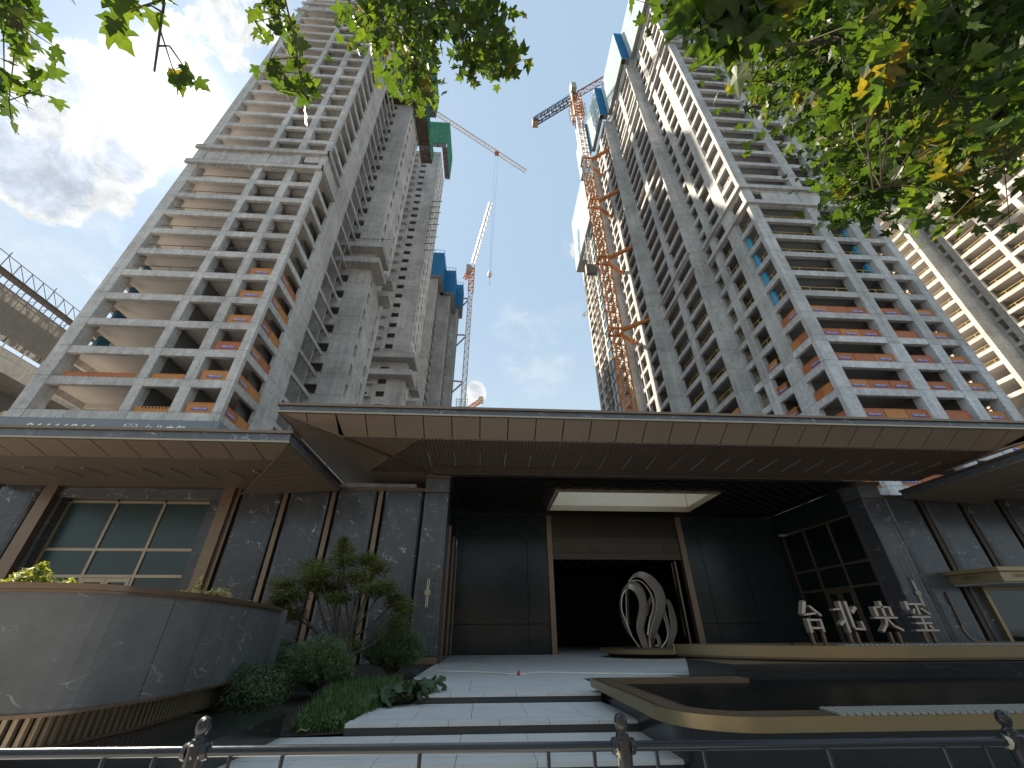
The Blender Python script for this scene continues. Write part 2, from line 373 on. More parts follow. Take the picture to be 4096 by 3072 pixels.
M['leafB'] = leafmat('box_leaf', ((.055, .095, .045), (.08, .12, .055), (.10, .14, .055)), .25)
M['leafG'] = leafmat('grass_blade', ((.085, .14, .05), (.115, .165, .06), (.18, .18, .08)), .3)
M['leafY'] = leafmat('golden_leaf', ((.16, .20, .03), (.24, .25, .04), (.30, .28, .06)), .5, tcol=(1.5, 1.5, .8))
M['leafD'] = leafmat('dry_leaf', ((.42, .35, .18), (.50, .44, .24), (.48, .38, .22)), .4)
M['leafP'] = leafmat('broad_leaf', ((.075, .115, .06), (.085, .115, .065), (.13, .085, .06)), .25)
# ================================================================== TOWERS
def joined(parent, name, mat, boxes, **pr):
    b = MB()
    for x in boxes: b.box(*x)
    return b.build(name, mat, parent, **pr)
def one(parent, name, mat, *bx, **pr):
    return MB().box(*bx).build(name, mat, parent, **pr)

def edge_board(w, seg, h=1.0):
    """sheet safety board with ribs; local x along the edge, origin at bottom centre, front faces -y"""
    b = MB(); b.box(-w/2, 0, 0, w/2, .03, h)
    n = max(1, round(w/seg)); s = w/n
    for i in range(n+1): b.box(-w/2+i*s-.025 if i else -w/2, -.02, 0, -w/2+i*s+.025 if i < n else w/2, 0, h)
    b.box(-w/2, -.025, h-.05, w/2, -.002, h); b.box(-w/2, -.025, 0, w/2, -.002, .05)
    return b
SLOGAN = text_mesh('严禁抛物 当心坠落', .17, .003, M['whiteflat'], 'slogan', 'CENTER')
SL_PLATE = MB().box(-.62, -.034, -.05, .62, -.02, .16).mesh('slogan_plate', M['blueflat'])
BOARD_MESH = {}
def board(loc, rz, w, mat, label, group, slogan=True):
    key = (round(w, 2), mat.name)
    if key not in BOARD_MESH: BOARD_MESH[key] = edge_board(w, 1.9).mesh('safety_board', mat)
    o = inst('safety_board', BOARD_MESH[key], None, loc, (0, 0, rz), label=label, category='safety board', group=group)
    if slogan:
        for nm, me, off, rx in (('slogan_plate', SL_PLATE, (0, 0, .36), 0), ('slogan_lettering', SLOGAN, (0, -.039, .375), pi/2)):
            c = bpy.data.objects.new(nm, me); COL.objects.link(c); c.parent = o; c.location = off; c.rotation_euler = (rx, 0, 0)
            if nm == 'slogan_lettering': c.scale = (.78, 1, 1)
    return o

ORD = ['lowest', 'second', 'third', 'fourth', 'fifth', 'sixth', 'seventh', 'eighth']
# ---------------------------------------------------------------- left tower
LT = thing('concrete_tower', (-29, 37, 0), 'bare concrete tower shell left of the sky gap, with windowed rear wing', 'tower')
zL = [16.4+3.07*k for k in range(-5, 36)]
K0 = -5
top = zL[-1]+.02
for x0, x1, dy in ((-36.9, -35.72, 1.15), (-28.95, -28.2, .9), (-25.25, -24.4, .9), (-21.95, -21.2, .42)):
    one(LT, 'column', M['conL'], x0, 29.85, 0, x1, 29.85+dy, top)
one(LT, 'column', M['conL'], -36.9, 35.4, 0, -36.2, 37.4, top)
one(LT, 'shear_wall', M['conL'], -21.55, 34.05, 0, -21.2, 37.55, top)
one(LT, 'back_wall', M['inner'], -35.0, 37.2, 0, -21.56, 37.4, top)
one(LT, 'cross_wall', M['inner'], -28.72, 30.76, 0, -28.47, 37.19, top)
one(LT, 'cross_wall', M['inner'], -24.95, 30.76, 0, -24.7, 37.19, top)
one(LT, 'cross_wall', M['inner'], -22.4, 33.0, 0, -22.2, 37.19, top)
one(LT, 'core_wall', M['conL2'], -34.0, 37.41, 0, -24.6, 42.88, top)
for i, z in enumerate(zL):
    k = i+K0
    j = .004*(i % 3)
    dep = .76
    # front beam in the three bays
    for x0, x1 in ((-35.72, -28.95), (-28.2, -25.25), (-24.4, -21.95)):
        one(LT, 'floor_beam', M['conL'], x0, 29.88+j, z-dep, x1, 30.22, z)
    one(LT, 'side_beam', M['conL'], -21.52, 30.27, z-.72, -21.22-j, 34.05, z)
    one(LT, 'side_beam', M['conL'], -36.88+j, 31.0, z-.72, -36.55, 35.4, z)
    one(LT, 'thin_beam', M['conL'], -21.5, 37.55, z-.50, -21.27, 42.9, z)
    one(LT, 'cross_beam', M['slab'], -36.5, 34.4, z-.62, -28.75, 34.7, z-.13)
    one(LT, 'floor_slab', M['slab'], -36.55, 30.22, z-.13, -21.52, 37.2, z-.01)
for kk in (11, 27):
    z0 = 16.4+3.07*kk; z1 = z0+3.07
    for zz in (z0-.12, z1+.02):
        MB().box(-37.2, 29.55, zz-.55, -21.0, 29.848, zz+.16).build('ledge', M['conL'], LT)
        MB().box(-21.196, 29.55, zz-.55, -20.9, 34.0, zz+.16).build('ledge', M['conL'], LT)
    for x0, x1 in ((-35.72, -28.95), (-28.2, -25.25)):
        one(LT, 'infill_panel', M['conL'], x0+.02, 29.95, z0+.17, x1-.02, 30.15, z1-.78)
    one(LT, 'infill_panel', M['conL'], -23.9, 29.95, z0+1.2, -21.97, 30.15, z1-.78)
    one(LT, 'infill_panel', M['conL'], -21.45, 30.3, z0+.17, -21.25, 34.0, z1-.74)
# pipes in the air well and guard bars in the bays
for yy in (38.6, 41.5):
    MB().tube([(-21.75, yy, 4), (-21.75, yy, top)], .05, 6).build('pipe', M['whiteS'], LT)
gr = MB(); gr.bar((-6.7/2, 0, .95), (6.7/2, 0, .95), .05)
for q in (-2.2, 0.2, 2.4): gr.bar((q, 0, 0), (q, 0, .95), .04)
GRB = gr.mesh('guard_rail', M['rusty'])
gs = MB(); gs.bar((-1.45, 0, .95), (1.45, 0, .95), .05); gs.bar((0.3, 0, 0), (.3, 0, .95), .04)
GRS = gs.mesh('guard_rail', M['rusty'])
for k in range(5, 11):
    z = 16.4+3.07*k
    inst('guard_rail', GRB, LT, (-32.3, 30.3, z)); inst('guard_rail', GRS, LT, (-26.7, 30.3, z)); inst('guard_rail', GRS, LT, (-23.2, 30.3, z), sc=(.82, 1, 1))
# painted blue inner columns of the wide bay
for k in (2, 3, 4, 5):
    z = 16.4+3.07*k
    one(LT, 'painted_column', M['bluedark'], -36.0, 31.6, z+.001, -35.72+.001*k, 32.6, z+3.07-.74)

def holed_panel(parent, mat, plane, const, t, a0, a1, z0, z1, holes):
    """one floor-high wall panel with window holes; plane 'x': wall in XZ at y=const; 'y': wall in YZ at x=const; t = thickness away from the viewer"""
    b = MB(); cuts = sorted(holes); cur = a0
    def bx(u0, u1, q0, q1):
        if u1-u0 < .001 or q1-q0 < .001: return
        if plane == 'x': b.box(u0, const, q0, u1, const+t, q1)
        else: b.box(const, u0, q0, const+t, u1, q1)
    for (h0, h1, q0, q1) in cuts:
        bx(cur, h0, z0, z1); bx(h0, h1, z0, z0+q0); bx(h0, h1, z0+q1, z1); cur = h1
    bx(cur, a1, z0, z1)
    return b
# windowed rear wing of the left tower
top1b = 124
front_me = side_me = None
WFL = [16.4+3.07*k for k in range(-5, 35)]
for i, z in enumerate(WFL):
    if front_me is None:
        front_me = holed_panel(LT, None, 'x', 42.9, .3, -24.6, -17.85, z+.005, z+3.065, [(-22.5, -20.8, .15, 1.5)]).mesh('wall_panel', M['conL2'], WORLD[LT.name]+Vector((0, 0, z)))
        side_me = holed_panel(LT, None, 'y', -17.85, -.3, 43.2, 50.85, z+.005, z+3.065, [(43.9, 44.75, .5, 2.3), (48.7, 49.5, .5, 2.3)]).mesh('side_wall_panel', M['conL'], WORLD[LT.name]+Vector((0, 0, z)))
    o = bpy.data.objects.new('wall_panel', front_me); COL.objects.link(o); o.parent = LT; o.location = (0, 0, z)
    o = bpy.data.objects.new('side_wall_panel', side_me); COL.objects.link(o); o.parent = LT; o.location = (0, 0, z)
one(LT, 'rear_wing_core', M['inner'], -35, 44.6, 0, -19.4, 50.5, top1b)
for z in (46.85, 50.1):
    b = MB().box(-22.6, 41.5, z, -16.5, 42.88, z+.22).box(-17.84, 42.88, z, -16.5, 46.2, z+.22).box(-22.6, 41.5, z+.22, -16.5, 41.62, z+.95).box(-16.62, 41.62, z+.22, -16.5, 46.2, z+.95)
    b.build('balcony', M['conL2'], LT)
    MB().box(-17.84, 47.4, z-.9, -16.2, 49.8, z-.7).box(-16.32, 47.4, z-.7, -16.2, 49.8, z+.1).box(-17.84, 47.4, z-.7, -16.32, 47.5, z+.1).build('balcony', M['conL2'], LT)
for i in range(5):
    MB().bar((-22+i*1.3, 41.6, 50.98), (-22+i*1.3, 41.6, 52.0), .04).bar((-22+i*1.3, 41.6, 51.9), (-20.7+i*1.3, 41.6, 51.9), .04).build('balcony_rail', M['rusty'], LT)

def cradle(parent_label, x0, x1, y0, y1, z, h, net, wx, wy, label, cat='scaffold', group=None):
    """climbing scaffold wrapped round the right and front faces: platform, poles, netting"""
    S = thing('climbing_scaffold', (x1, y0, z), label, cat, group)
    pl = MB()
    for q in range(int((x1-x0)/.35)): pl.box(x0+q*.35, y0, z, x0+q*.35+.31, y0+wy, z+.05)
    for q in range(int((y1-y0-wy)/.35)): pl.box(x1-wx, y0+wy+q*.35, z, x1, y0+wy+q*.35+.31, z+.05)
    pl.build('platform', M['rusty'], S, kind='stuff')
    po = MB()
    for q in range(int((x1-x0)/1.5)+1):
        xx = min(x0+q*1.5, x1-.05); po.bar((xx, y0+.05, z-.3), (xx, y0+.05, z+h+.6), .07); po.bar((xx, y0, z-.04), (xx, y0+wy, z-.04), .07)
    for q in range(int((y1-y0)/1.5)+1):
        yy = min(y0+q*1.5, y1-.05); po.bar((x1-.05, yy, z-.3), (x1-.05, yy, z+h+.6), .07); po.bar((x1-wx, yy, z-.04), (x1, yy, z-.04), .07); po.bar((x1-wx, yy, z-1.2), (x1-.1, yy, z-.1), .07)
    for q in range(int(h/1.2)+1):
        po.bar((x0, y0+.05, z+q*1.2), (x1, y0+.05, z+q*1.2), .06); po.bar((x1-.05, y0, z+q*1.2), (x1-.05, y1, z+q*1.2), .06)
    po.build('scaffold_poles', M['rusty'], S, kind='stuff')
    nb = MB()
    MB().box(x0, y0-.04, z, x1, y0-.02, z+h).build('netting', net, S)
    MB().box(x1+.02, y0, z, x1+.04, y1, z+h).build('netting', net, S)
    return S
cradle('', -23.5, -15.2, 41.2, 55.2, 95.4, 4.2, M['netG'], 2.5, 1.7, 'green netted scaffold band high on the rear wing of the left tower, brown boards below')
cradle('', -23.5, -15.6, 41.6, 53.0, 111.5, 9.5, M['netG'], 2.2, 1.4, 'green netted scaffold at the very top of the left tower above its brown lower band')

# ---------------------------------------------------------------- towers behind, left row
def window_tower(label, x0, x1, y0, y1, z1, st, fw, sw, floors0=0):
    T = thing('apartment_tower', ((x0+x1)/2, y0, 0), label, 'tower')
    fm = holed_panel(T, None, 'x', y0, .3, x0, x1, .004, st-.004, fw).mesh('wall_panel', M['conB'], Vector((WORLD[T.name].x, y0, 0)))
    sm = holed_panel(T, None, 'y', x1, -.3, y0+.3, y1, .004, st-.004, sw).mesh('side_wall_panel', M['conL'], Vector((WORLD[T.name].x, y0, 0)))
    n = int(z1/st)
    for i in range(6, n):
        for nm, me in (('wall_panel', fm), ('side_wall_panel', sm)):
            o = bpy.data.objects.new(nm, me); COL.objects.link(o); o.parent = T; o.location = (0, 0, i*st)
    one(T, 'core', M['inner'], x0+.1, y0+1.6, 0, x1-1.5, y1-.2, n*st)
    one(T, 'base_wall', M['conB'], x0+.1, y0+.02, 0, x1-.02, y1-.1, 6*st-.01)
    return T
T2 = window_tower('grey concrete tower with a column of small windows and green net at its top', -40, -18.2, 74.4, 84.6, 137.6, 3.07,
                  [(-27.0, -25.6, .5, 1.3), (-23.8, -22.1, .3, 1.6)], [(75.6, 76.6, .4, 2.3), (79.0, 80.0, .4, 2.3), (82.6, 83.4, .4, 2.3)])
lm = MB().box(-27.2, 73.4, 0, -24.8, 74.39, .5).mesh('ac_ledge', M['conB'], Vector((WORLD[T2.name].x, 74.4, 0)))
for i in range(7, 44):
    o = bpy.data.objects.new('ac_ledge', lm); COL.objects.link(o); o.parent = T2; o.location = (0, 0, i*3.07-.2)
for z in (47.6, 52.0):
    MB().box(-27.5, 72.4, z, -16.6, 74.38, z+.3).box(-18.19, 74.38, z, -16.6, 78, z+.3).box(-27.5, 72.4, z+.3, -16.6, 72.55, z+1.3).box(-16.75, 72.55, z+.3, -16.6, 78, z+1.3).build('balcony', M['conB'], T2)
    MB().box(-18.19, 79.4, z-4, -16.2, 83, z-3.7).box(-16.35, 79.4, z-3.7, -16.2, 83, z-2.4).box(-18.19, 79.4, z-3.7, -16.35, 79.55, z-2.4).build('balcony', M['conB'], T2)
for i in range(9):
    MB().bar((-18.6, 74.3, 88+i*2.6), (-15.4-.5*(i % 2), 73.4, 87.2+i*2.6), .14).build('outrigger_pole', M['rusty'], T2)
cradle('', -30, -16.4, 73.0, 85.4, 137.7, 13.2, M['netG'], 1.7, 1.3, 'dark green netted scaffold crowning the second tower behind the left tower')
T3 = thing('stepped_tower', (-17, 100, 0), 'pale stepped tower at far end of left row with blue wrapped top', 'tower')
for x0, x1, y0, y1, zt in ((-36, -18.8, 100, 108, 104.5), (-30, -15.3, 108.01, 118, 104.5), (-26, -13.2, 118.01, 124, 107.5)):
    b = one(T3, 'wall_block', M['conB'], x0, y0, 0, x1-1.2, y1, zt)
    one(T3, 'end_wall', M['conB'], x1-1.19, y0, 0, x1, y0+1.2, zt)
    one(T3, 'end_wall', M['conB'], x1-1.19, y1-1.0, 0, x1, y1, zt)
    for i in range(12, int(zt/3.07)):
        one(T3, 'balcony_slab', M['conB'], x1-1.19, y0+1.2, i*3.07-.5, x1-.02, y1-1.0, i*3.07)
    wrap = thing('wrapped_scaffold', (x1, y0, zt), {100: 'near blue wrapped scaffold block on the far stepped tower, the tallest and leftmost of three', 108.01: 'middle blue wrapped scaffold block on the far stepped tower, between its neighbours', 118.01: 'rightmost and lowest looking blue wrapped scaffold block on the far stepped tower'}[y0], 'scaffold', 'blue wrapped scaffold blocks on the far tower')
    h = 12.5
    MB().box(x0, y0-1.2, zt, x1+1.2, y0-1.15, zt+h-1.6).build('netting', M['netB'], wrap)
    MB().box(x1+1.2, y0-1.2, zt, x1+1.25, y1, zt+h-1.6).build('netting', M['netB'], wrap)
    MB().box(x0, y0-1.2, zt-.25, x1+1.2, y1, zt-.02).build('platform', M['conDark'], wrap)
    p = MB()
    for q in range(8):
        t = q/7; p.bar((x0+8+(x1+1.2-x0-8)*t, y0-1.18, zt), (x0+8+(x1+1.2-x0-8)*t, y0-1.18, zt+h), .10); p.bar((x1+1.2, y0-1.2+(y1-y0+1.2)*t, zt), (x1+1.2, y0-1.2+(y1-y0+1.2)*t, zt+h), .10)
    for q in range(9):
        zz = zt+q*h/8; p.bar((x0, y0-1.22, zz), (x1+1.2, y0-1.22, zz), .09); p.bar((x1+1.26, y0-1.2, zz), (x1+1.26, y1, zz), .09)
    p.build('scaffold_poles', M['bluestrip'], wrap, kind='stuff')
# bare reinforcement above a low block beyond
b = MB()
for i in range(5): b.bar((-14+.0+i*1.1, 150, 80), (-14+i*1.1, 150, 86), .15)
for i in range(5): b.bar((-14.4, 150, 81+i*1.1), (-9.2, 150, 81+i*1.1), .15)
b.box(-15, 149.5, 60, -8.6, 156, 80.6)
b.build('unfinished_block', M['netG'], None, (-11.5, 150, 0), label='low unfinished block with bare scaffold grid, just left of the pale crane mast', category='building')

# ---------------------------------------------------------------- right tower
RT = thing('concrete_tower', (37, 45, 0), 'tall grey concrete tower shell right of the sky gap, its stepped side face partly sunlit', 'tower')
zR = [28.26+2.9*k for k in range(-8, 29)]
topR = zR[-1]+.3
split = 25.33-.75     # lower storeys are a paler pour
for x0, x1, dy in ((30.05, 31.35, .45), (37.28, 38.6, .8), (41.39, 42.45, .8), (44.45, 45.4, .8)):
    one(RT, 'column', M['conRlow'], x0, 28.35, 0, x1, 28.35+dy, split)
    one(RT, 'column', M['conR'], x0, 28.35, split+.004, x1, 28.35+dy, topR)
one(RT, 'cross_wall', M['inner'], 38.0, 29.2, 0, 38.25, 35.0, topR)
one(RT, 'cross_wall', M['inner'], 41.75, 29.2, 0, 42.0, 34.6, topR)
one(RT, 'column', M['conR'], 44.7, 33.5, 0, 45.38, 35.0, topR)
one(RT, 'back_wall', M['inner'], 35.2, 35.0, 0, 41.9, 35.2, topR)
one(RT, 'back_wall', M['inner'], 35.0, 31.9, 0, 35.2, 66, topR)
# side faces stepping outwards: (x of face, [(y0,y1) solid pieces], [(y0,y1) open bays])
FACES = [(30.1, [(31.25, 33.07), (35.28, 36.55), (38.1, 38.64)], [(28.8, 31.25), (33.07, 35.28), (36.55, 38.1)]),
         (28.2, [(38.66, 38.98), (43.3, 44.6), (49.3, 50.25)], [(38.98, 43.3), (44.6, 49.3)]),
         (26.2, [(50.27, 50.6), (53.8, 55.0), (57.2, 57.6), (59.0, 59.28)], [(50.6, 53.8), (55.0, 57.2), (57.6, 59.0)]),
         (24.85, [(59.3, 61.0), (64.8, 66)], [(61.0, 64.8)])]
for fi, (X, sol, opn) in enumerate(FACES):
    for y0, y1 in sol:
        if fi == 0 and y0 < 38:
            one(RT, 'column', M['conRlow'], X-.02, y0, 0, X+.5, y1, split); one(RT, 'column', M['conR'], X-.02, y0, split+.004, X+.5, y1, topR)
        else: one(RT, 'column', M['conR'], X-.02, y0, 0, X+.45, y1, topR)
    nx = FACES[fi-1][0] if fi else None
    if nx: one(RT, 'return_wall', M['conR'], X+.451, sol[0][0], 0, nx+.30, sol[0][0]+.30, topR)
one(RT, 'solid_wall', M['conR'], 30.1+.5, 38.3, 0, 35.0, 38.64, topR)
one(RT, 'cross_wall', M['inner'], 30.75, 31.9, 0, 35.0, 32.1, topR)
one(RT, 'cross_wall', M['inner'], 30.75, 35.9, 0, 35.0, 36.1, topR)
one(RT, 'cross_wall', M['inner'], 28.7, 43.8, 0, 35.0, 44.0, topR)
one(RT, 'cross_wall', M['inner'], 26.7, 54.2, 0, 35.0, 54.4, topR)
BEAM = {}
def rbeam(nm, z, mat, x0, y0, x1, y1, d):
    key = (nm, mat.name, x0, y0, x1, y1)
    if key not in BEAM:
        BEAM[key] = MB().box(x0, y0, -d, x1, y1, 0).mesh(nm, mat, Vector((WORLD[RT.name].x, WORLD[RT.name].y, 0)))
    o = bpy.data.objects.new(nm, BEAM[key]); COL.objects.link(o); o.parent = RT; o.location = (0, 0, z)
for i, z in enumerate(zR):
    low = z < 25.5
    mt = M['conRlow'] if low else M['conR']
    for x0, x1 in ((31.35, 37.28), (38.6, 41.39), (42.45, 44.45)):
        rbeam('floor_beam', z, mt, x0, 28.38, x1, 28.75, .72)
    for fi, (X, sol, opn) in enumerate(FACES):
        for y0, y1 in opn:
            rbeam('side_beam', z, mt if fi == 0 else M['conR'], X, y0, X+.36, y1, .70)
    rbeam('side_beam', z, M['conR'], 45.05, 29.15, 45.37, 33.5, .62)
    rbeam('cross_beam', z-.13, M['slabR'], 42.02, 32.0, 45.0, 32.25, .5)
    key = 'slabR'
    if key not in BEAM:
        BEAM[key] = MB().prism([(30.46, 28.75), (45.04, 28.75), (45.04, 34.9), (34.9, 34.9), (34.9, 65), (25.3, 65), (25.3, 59.62), (26.57, 59.62), (26.57, 50.6), (28.57, 50.6), (28.57, 38.98), (30.46, 38.98)], -.14, -.02).mesh('floor_slab', M['slabR'], Vector((WORLD[RT.name].x, WORLD[RT.name].y, 0)))
    o = bpy.data.objects.new('floor_slab', BEAM[key]); COL.objects.link(o); o.parent = RT; o.location = (0, 0, z)
for z0 in (45.66, 92.06):
    z1 = z0+2.9
    for zz in (z0-.1, z1+.1):
        MB().box(29.75, 28.02, zz-.5, 45.7, 28.348, zz+.12).box(29.75, 28.349, zz-.5, 30.046, 38.0, zz+.12).build('ledge', M['conR'], RT)
        MB().box(27.9, 38.4, zz-.5, 28.17, 49.6, zz+.12).build('ledge', M['conR'], RT)
    one(RT, 'infill_panel', M['conR'], 32.6, 28.42, z0+.13, 37.27, 28.62, z1-.73)
    one(RT, 'infill_panel', M['conR'], 38.61, 28.42, z0+.13, 41.38, 28.62, z1-.73)
    one(RT, 'infill_panel', M['conR'], 43.2, 28.42, z0+.13, 44.44, 28.62, z1-.73)
def rail_me(w, n, mat=None):
    b = MB(); b.bar((-w/2, 0, .95), (w/2, 0, .95), .05); b.bar((-w/2, 0, .5), (w/2, 0, .5), .03)
    for i in range(n): q = -w/2+w*(i+.5)/n; b.bar((q, 0, 0), (q, 0, .95), .06)
    return b.mesh('guard_rail', mat or M['yellow'])
RMS = {}
def grail(x, y, z, w, rz, n=2, parent=None):
    k = (w, n)
    if k not in RMS: RMS[k] = rail_me(w, n)
    inst('guard_rail', RMS[k], parent or RT, (x, y, z), (0, 0, rz))
for z in zR:
    if 30 < z < 45: grail(34.3, 28.85, z, 5.8, 0); grail(40.0, 28.85, z, 2.6, 0, 1); grail(43.4, 28.85, z, 1.9, 0, 1)
    if 30 < z < 62: grail(30.55, 30.0, z, 2.3, pi/2, 1)
    if 16 < z < 45: grail(30.55, 34.2, z, 2.1, pi/2, 1); grail(30.55, 37.3, z, 1.4, pi/2, 1)
    if 20 < z < 75: grail(28.65, 41.1, z, 4.2, pi/2, 2); grail(28.65, 46.9, z, 4.5, pi/2, 2)
for k in range(1, 6):
    z = 28.26+2.9*k
    if k < 5: MB().tube([(30.7, 31.0, z+.05), (30.7, 31.0, z+2.1)], .28, 10).build('blue_barrel_stack', M['bluepanel'], RT, smooth=True)
    if k > 1: one(RT, 'blue_panel', M['bluepanel'], 41.0, 28.95, z+.02, 41.3, 29.4, z+2.1)
    one(RT, 'blue_back_panel', M['bluedark'], 38.3, 33.0, z+.02, 41.7, 33.1, z+2.7)
MB().box(39.2, 28.9, 51.48, 41.2, 29.6, 51.9).build('blue_sheet_stack', M['bluepanel'], RT)

# climbing screens round the top of the right tower
def screens(nm, X, y0, y1, z0, z1, label, X2=None):
    S = thing('perforated_screen', (X, y0, z0), label, 'scaffold screen', 'perforated cyan screens on the right row')
    n = max(1, round((y1-y0)/2.0)); s = (y1-y0)/n
    me = MB().box(0, .03, 0, .05, s-.03, z1-z0).mesh('screen_panel', M['netC'])
    for i in range(n): inst('screen_panel', me, S, (X, y0+i*s, z0))
    fr = MB()
    for i in range(n+1): fr.bar((X+.06, y0+i*s, z0), (X+.06, y0+i*s, z1), .06)
    for q in range(6): fr.bar((X+.10, y0, z0+(z1-z0)*q/5), (X+.10, y1, z0+(z1-z0)*q/5), .05)
    fr.build('screen_frame', M['bluestrip'], S, kind='stuff')
    me2 = MB().box(0, .02, 0, .9, s-.02, .12).mesh('platform_plate', M['conDark'])
    for i in range(n): inst('platform_plate', me2, S, (X, y0+i*s, z0-.14))
    if X2: MB().box(X, y0-.05, z0, X2, y0-.01, z1).build('end_screen', M['netB'], S); MB().box(X, y0-.05, z0-.14, X2, y0+1.0, z0-.02).build('end_platform', M['conDark'], S)
    return S
screens('a', 29.0, 27.2, 37.6, 110.5, 124.5, 'nearest cyan perforated screen, at the street corner of the right tower top')
screens('b', 27.1, 37.6, 49.2, 110.5, 124.5, 'second cyan perforated screen of the right tower top, between nearest and third', 29.0)
screens('c', 25.1, 49.2, 58.2, 110.5, 124.5, 'third cyan perforated screen of the right tower top, beyond the orange crane jib', 27.1)
screens('d', 23.8, 58.2, 66.5, 110.5, 124.5, 'farthest cyan perforated screen of the right tower top, beside the orange mast', 25.1)
one(RT, 'screened_floor', M['conDark'], 30.2, 29.2, topR, 45, 64, 123.9)

# orange safety boards
GR = 'orange safety boards on open floor edges'
for i, k in enumerate(range(-6, 1)):
    z = 28.26+2.9*k
    fl = ORD[i]+' boarded floor'
    for q in range(3):
        board((32.35+q*1.98, 28.6, z+.001), 0, 1.94, M['orange'] if (q+i) % 3 else M['orange2'],
              'orange board on the right tower street face, '+fl+', wide bay, '+['left', 'middle', 'right'][q]+' of three', GR, (q+2*i) % 4 != 1)
    board((39.85, 28.6, z+.001), 0, 2.3, M['orange'], 'orange board on the right tower street face, '+fl+', alone in the middle bay', GR, i % 3 != 2)
    board((43.4, 28.6, z+.001), 0, 1.9, M['orange2'], 'orange board on the right tower street face, '+fl+', in the far corner bay', GR)
    for q in range(2):
        board((30.30, 29.6+q*1.18, z+.001), -pi/2, 1.16, M['orange'] if (q+i) % 3 else M['orange2'],
              'orange board on the right tower side face, '+fl+', corner bay, '+['nearer', 'farther'][q]+' of two', GR, i % 2 == 0 and q == 0)
    if i < 6:
        board((30.30, 34.5, z+.001), -pi/2, 1.5, M['orange2'] if i == 5 else M['orange'], 'orange board on the right tower side face, '+fl+', second bay from the corner', GR)
    if i in (3, 4):
        for q in range(2):
            board((28.40, 40.4+q*2.1, z+.001), -pi/2, 2.0, M['orange'] if q else M['orange2'], 'orange board on the right tower stepped-out face, '+fl+', '+['nearer', 'farther'][q]+' of two', GR, q == 0)
for i, k in enumerate(range(0, 6)):
    z = 16.4+3.07*k
    fl = ORD[i]+' boarded floor'
    board((-23.1, 30.05, z+.001), 0, 2.2, M['orange2'] if i != 2 else M['orange'], 'ochre board on the left tower street face, '+fl+', bay beside the corner', GR)
    for q in range(2):
        board((-21.36, 31.2+q*1.9, z+.001), pi/2, 1.85, M['orange2'] if (i+q) % 3 else M['orange'], 'ochre board on the left tower side face, '+fl+', '+['nearer', 'farther'][q]+' of two', GR, q == 0)
STR = thing('safety_board', (-26.75, 30.05, 16.4), 'low orange board with black dashes in the middle bay of the left tower, lowest floor', 'safety board', GR)
MB().box(-28.1, 30.05, 16.401, -25.4, 30.09, 16.95).build('sheet', M['orange2'], STR)
for q in range(8): MB().quadslab((-27.5+q*.26, 30.04, 16.75), (-27.4+q*.26, 30.04, 16.75), (-27.48+q*.26, 30.04, 16.93), (-27.58+q*.26, 30.04, 16.93), .01).build('dash', M['black'], STR)
board((-26.75, 30.05, 19.471), 0, 2.6, M['orange2'], 'ochre board in the middle bay of the left tower, one floor above the dashed board', GR, False).scale = (1, 1, .55)
o = board((-32.2, 30.05, 19.471), 0, 5.6, M['orange'], 'long low orange board with red foot in the widest bay of the left tower', GR, False); o.scale = (1, 1, .5)
# billboard on a frame between the towers' podium and the left wing roof
BBD = thing('roof_billboard', (-26, 27, 8), 'long grey roof billboard with white numerals, logo and characters above the left wing', 'billboard')
one(BBD, 'sign_face', M['signgrey'], -46, 27.0, 8.2, -19.45, 27.25, 14.33)
one(BBD, 'sign_return', M['signgrey'], -19.43, 27.0, 8.2, -19.0, 29.0, 14.33)
for body, x, sz, zz in (('96666966', -31.6, 1.05, 13.16), ('台北央玺', -23.95, .98, 13.12)):
    me = text_mesh(body, sz, .01, M['signwhite']); o = inst('lettering', me, BBD, (x, 26.985, zz), (pi/2, 0, 0)); 
    wd = max(v.co.x for v in me.vertices)-min(v.co.x for v in me.vertices); o.scale = ((4.5 if body[0] == '9' else 2.75)/wd, 1, 1)
lg = MB(); LX, LZ = -25.2, 13.0
def lbar(a, b): lg.bar((LX+a[0]*.9, 26.98, LZ+a[1]*.95), (LX+b[0]*.9, 26.98, LZ+b[1]*.95), .055, .02)
for a, b in (((0,1),(.9,1)), ((0,1),(0,.1)), ((.9,1),(.9,.1)), ((0,1),(.75,.2)), ((.9,1),(.15,.2)), ((.45,1.02),(.1,.3)), ((.45,1.02),(.8,.3)), ((0,.1),(.9,.1))): lbar(a, b)
lg.build('logo', M['signwhite'], BBD)

# ---------------------------------------------------------------- far right tower
CT = thing('concrete_tower', (97, 45, 0), 'sunlit bare concrete tower at the right edge, seen behind the leaves with yellow guard rails', 'tower')
zC = [82.95+2.9*k for k in range(-24, 22)]
topC = zC[-1]
for x0, y0, x1, y1 in ((90, 52.98, 90.5, 53.7), (90, 58.6, 90.5, 60), (93.4, 50.6, 94, 51.7), (93.4, 44.75, 94, 45.5), (93.4, 39.2, 94, 40.0), (93.4, 34.0, 94, 34.8), (93.4, 52.6, 94, 52.97)):
    one(CT, 'column', M['conC'], x0-.03, y0, 0, x1, y1, topC)
one(CT, 'return_wall', M['conC'], 90.51, 52.98, 0, 94, 53.3, topC)
one(CT, 'inner_wall', M['inner'], 97.5, 30, 0, 98, 64, topC)
one(CT, 'cross_wall', M['inner'], 94.1, 51.0, 0, 97.4, 51.2, topC)
one(CT, 'cross_wall', M['inner'], 94.1, 45.0, 0, 97.4, 45.2, topC)
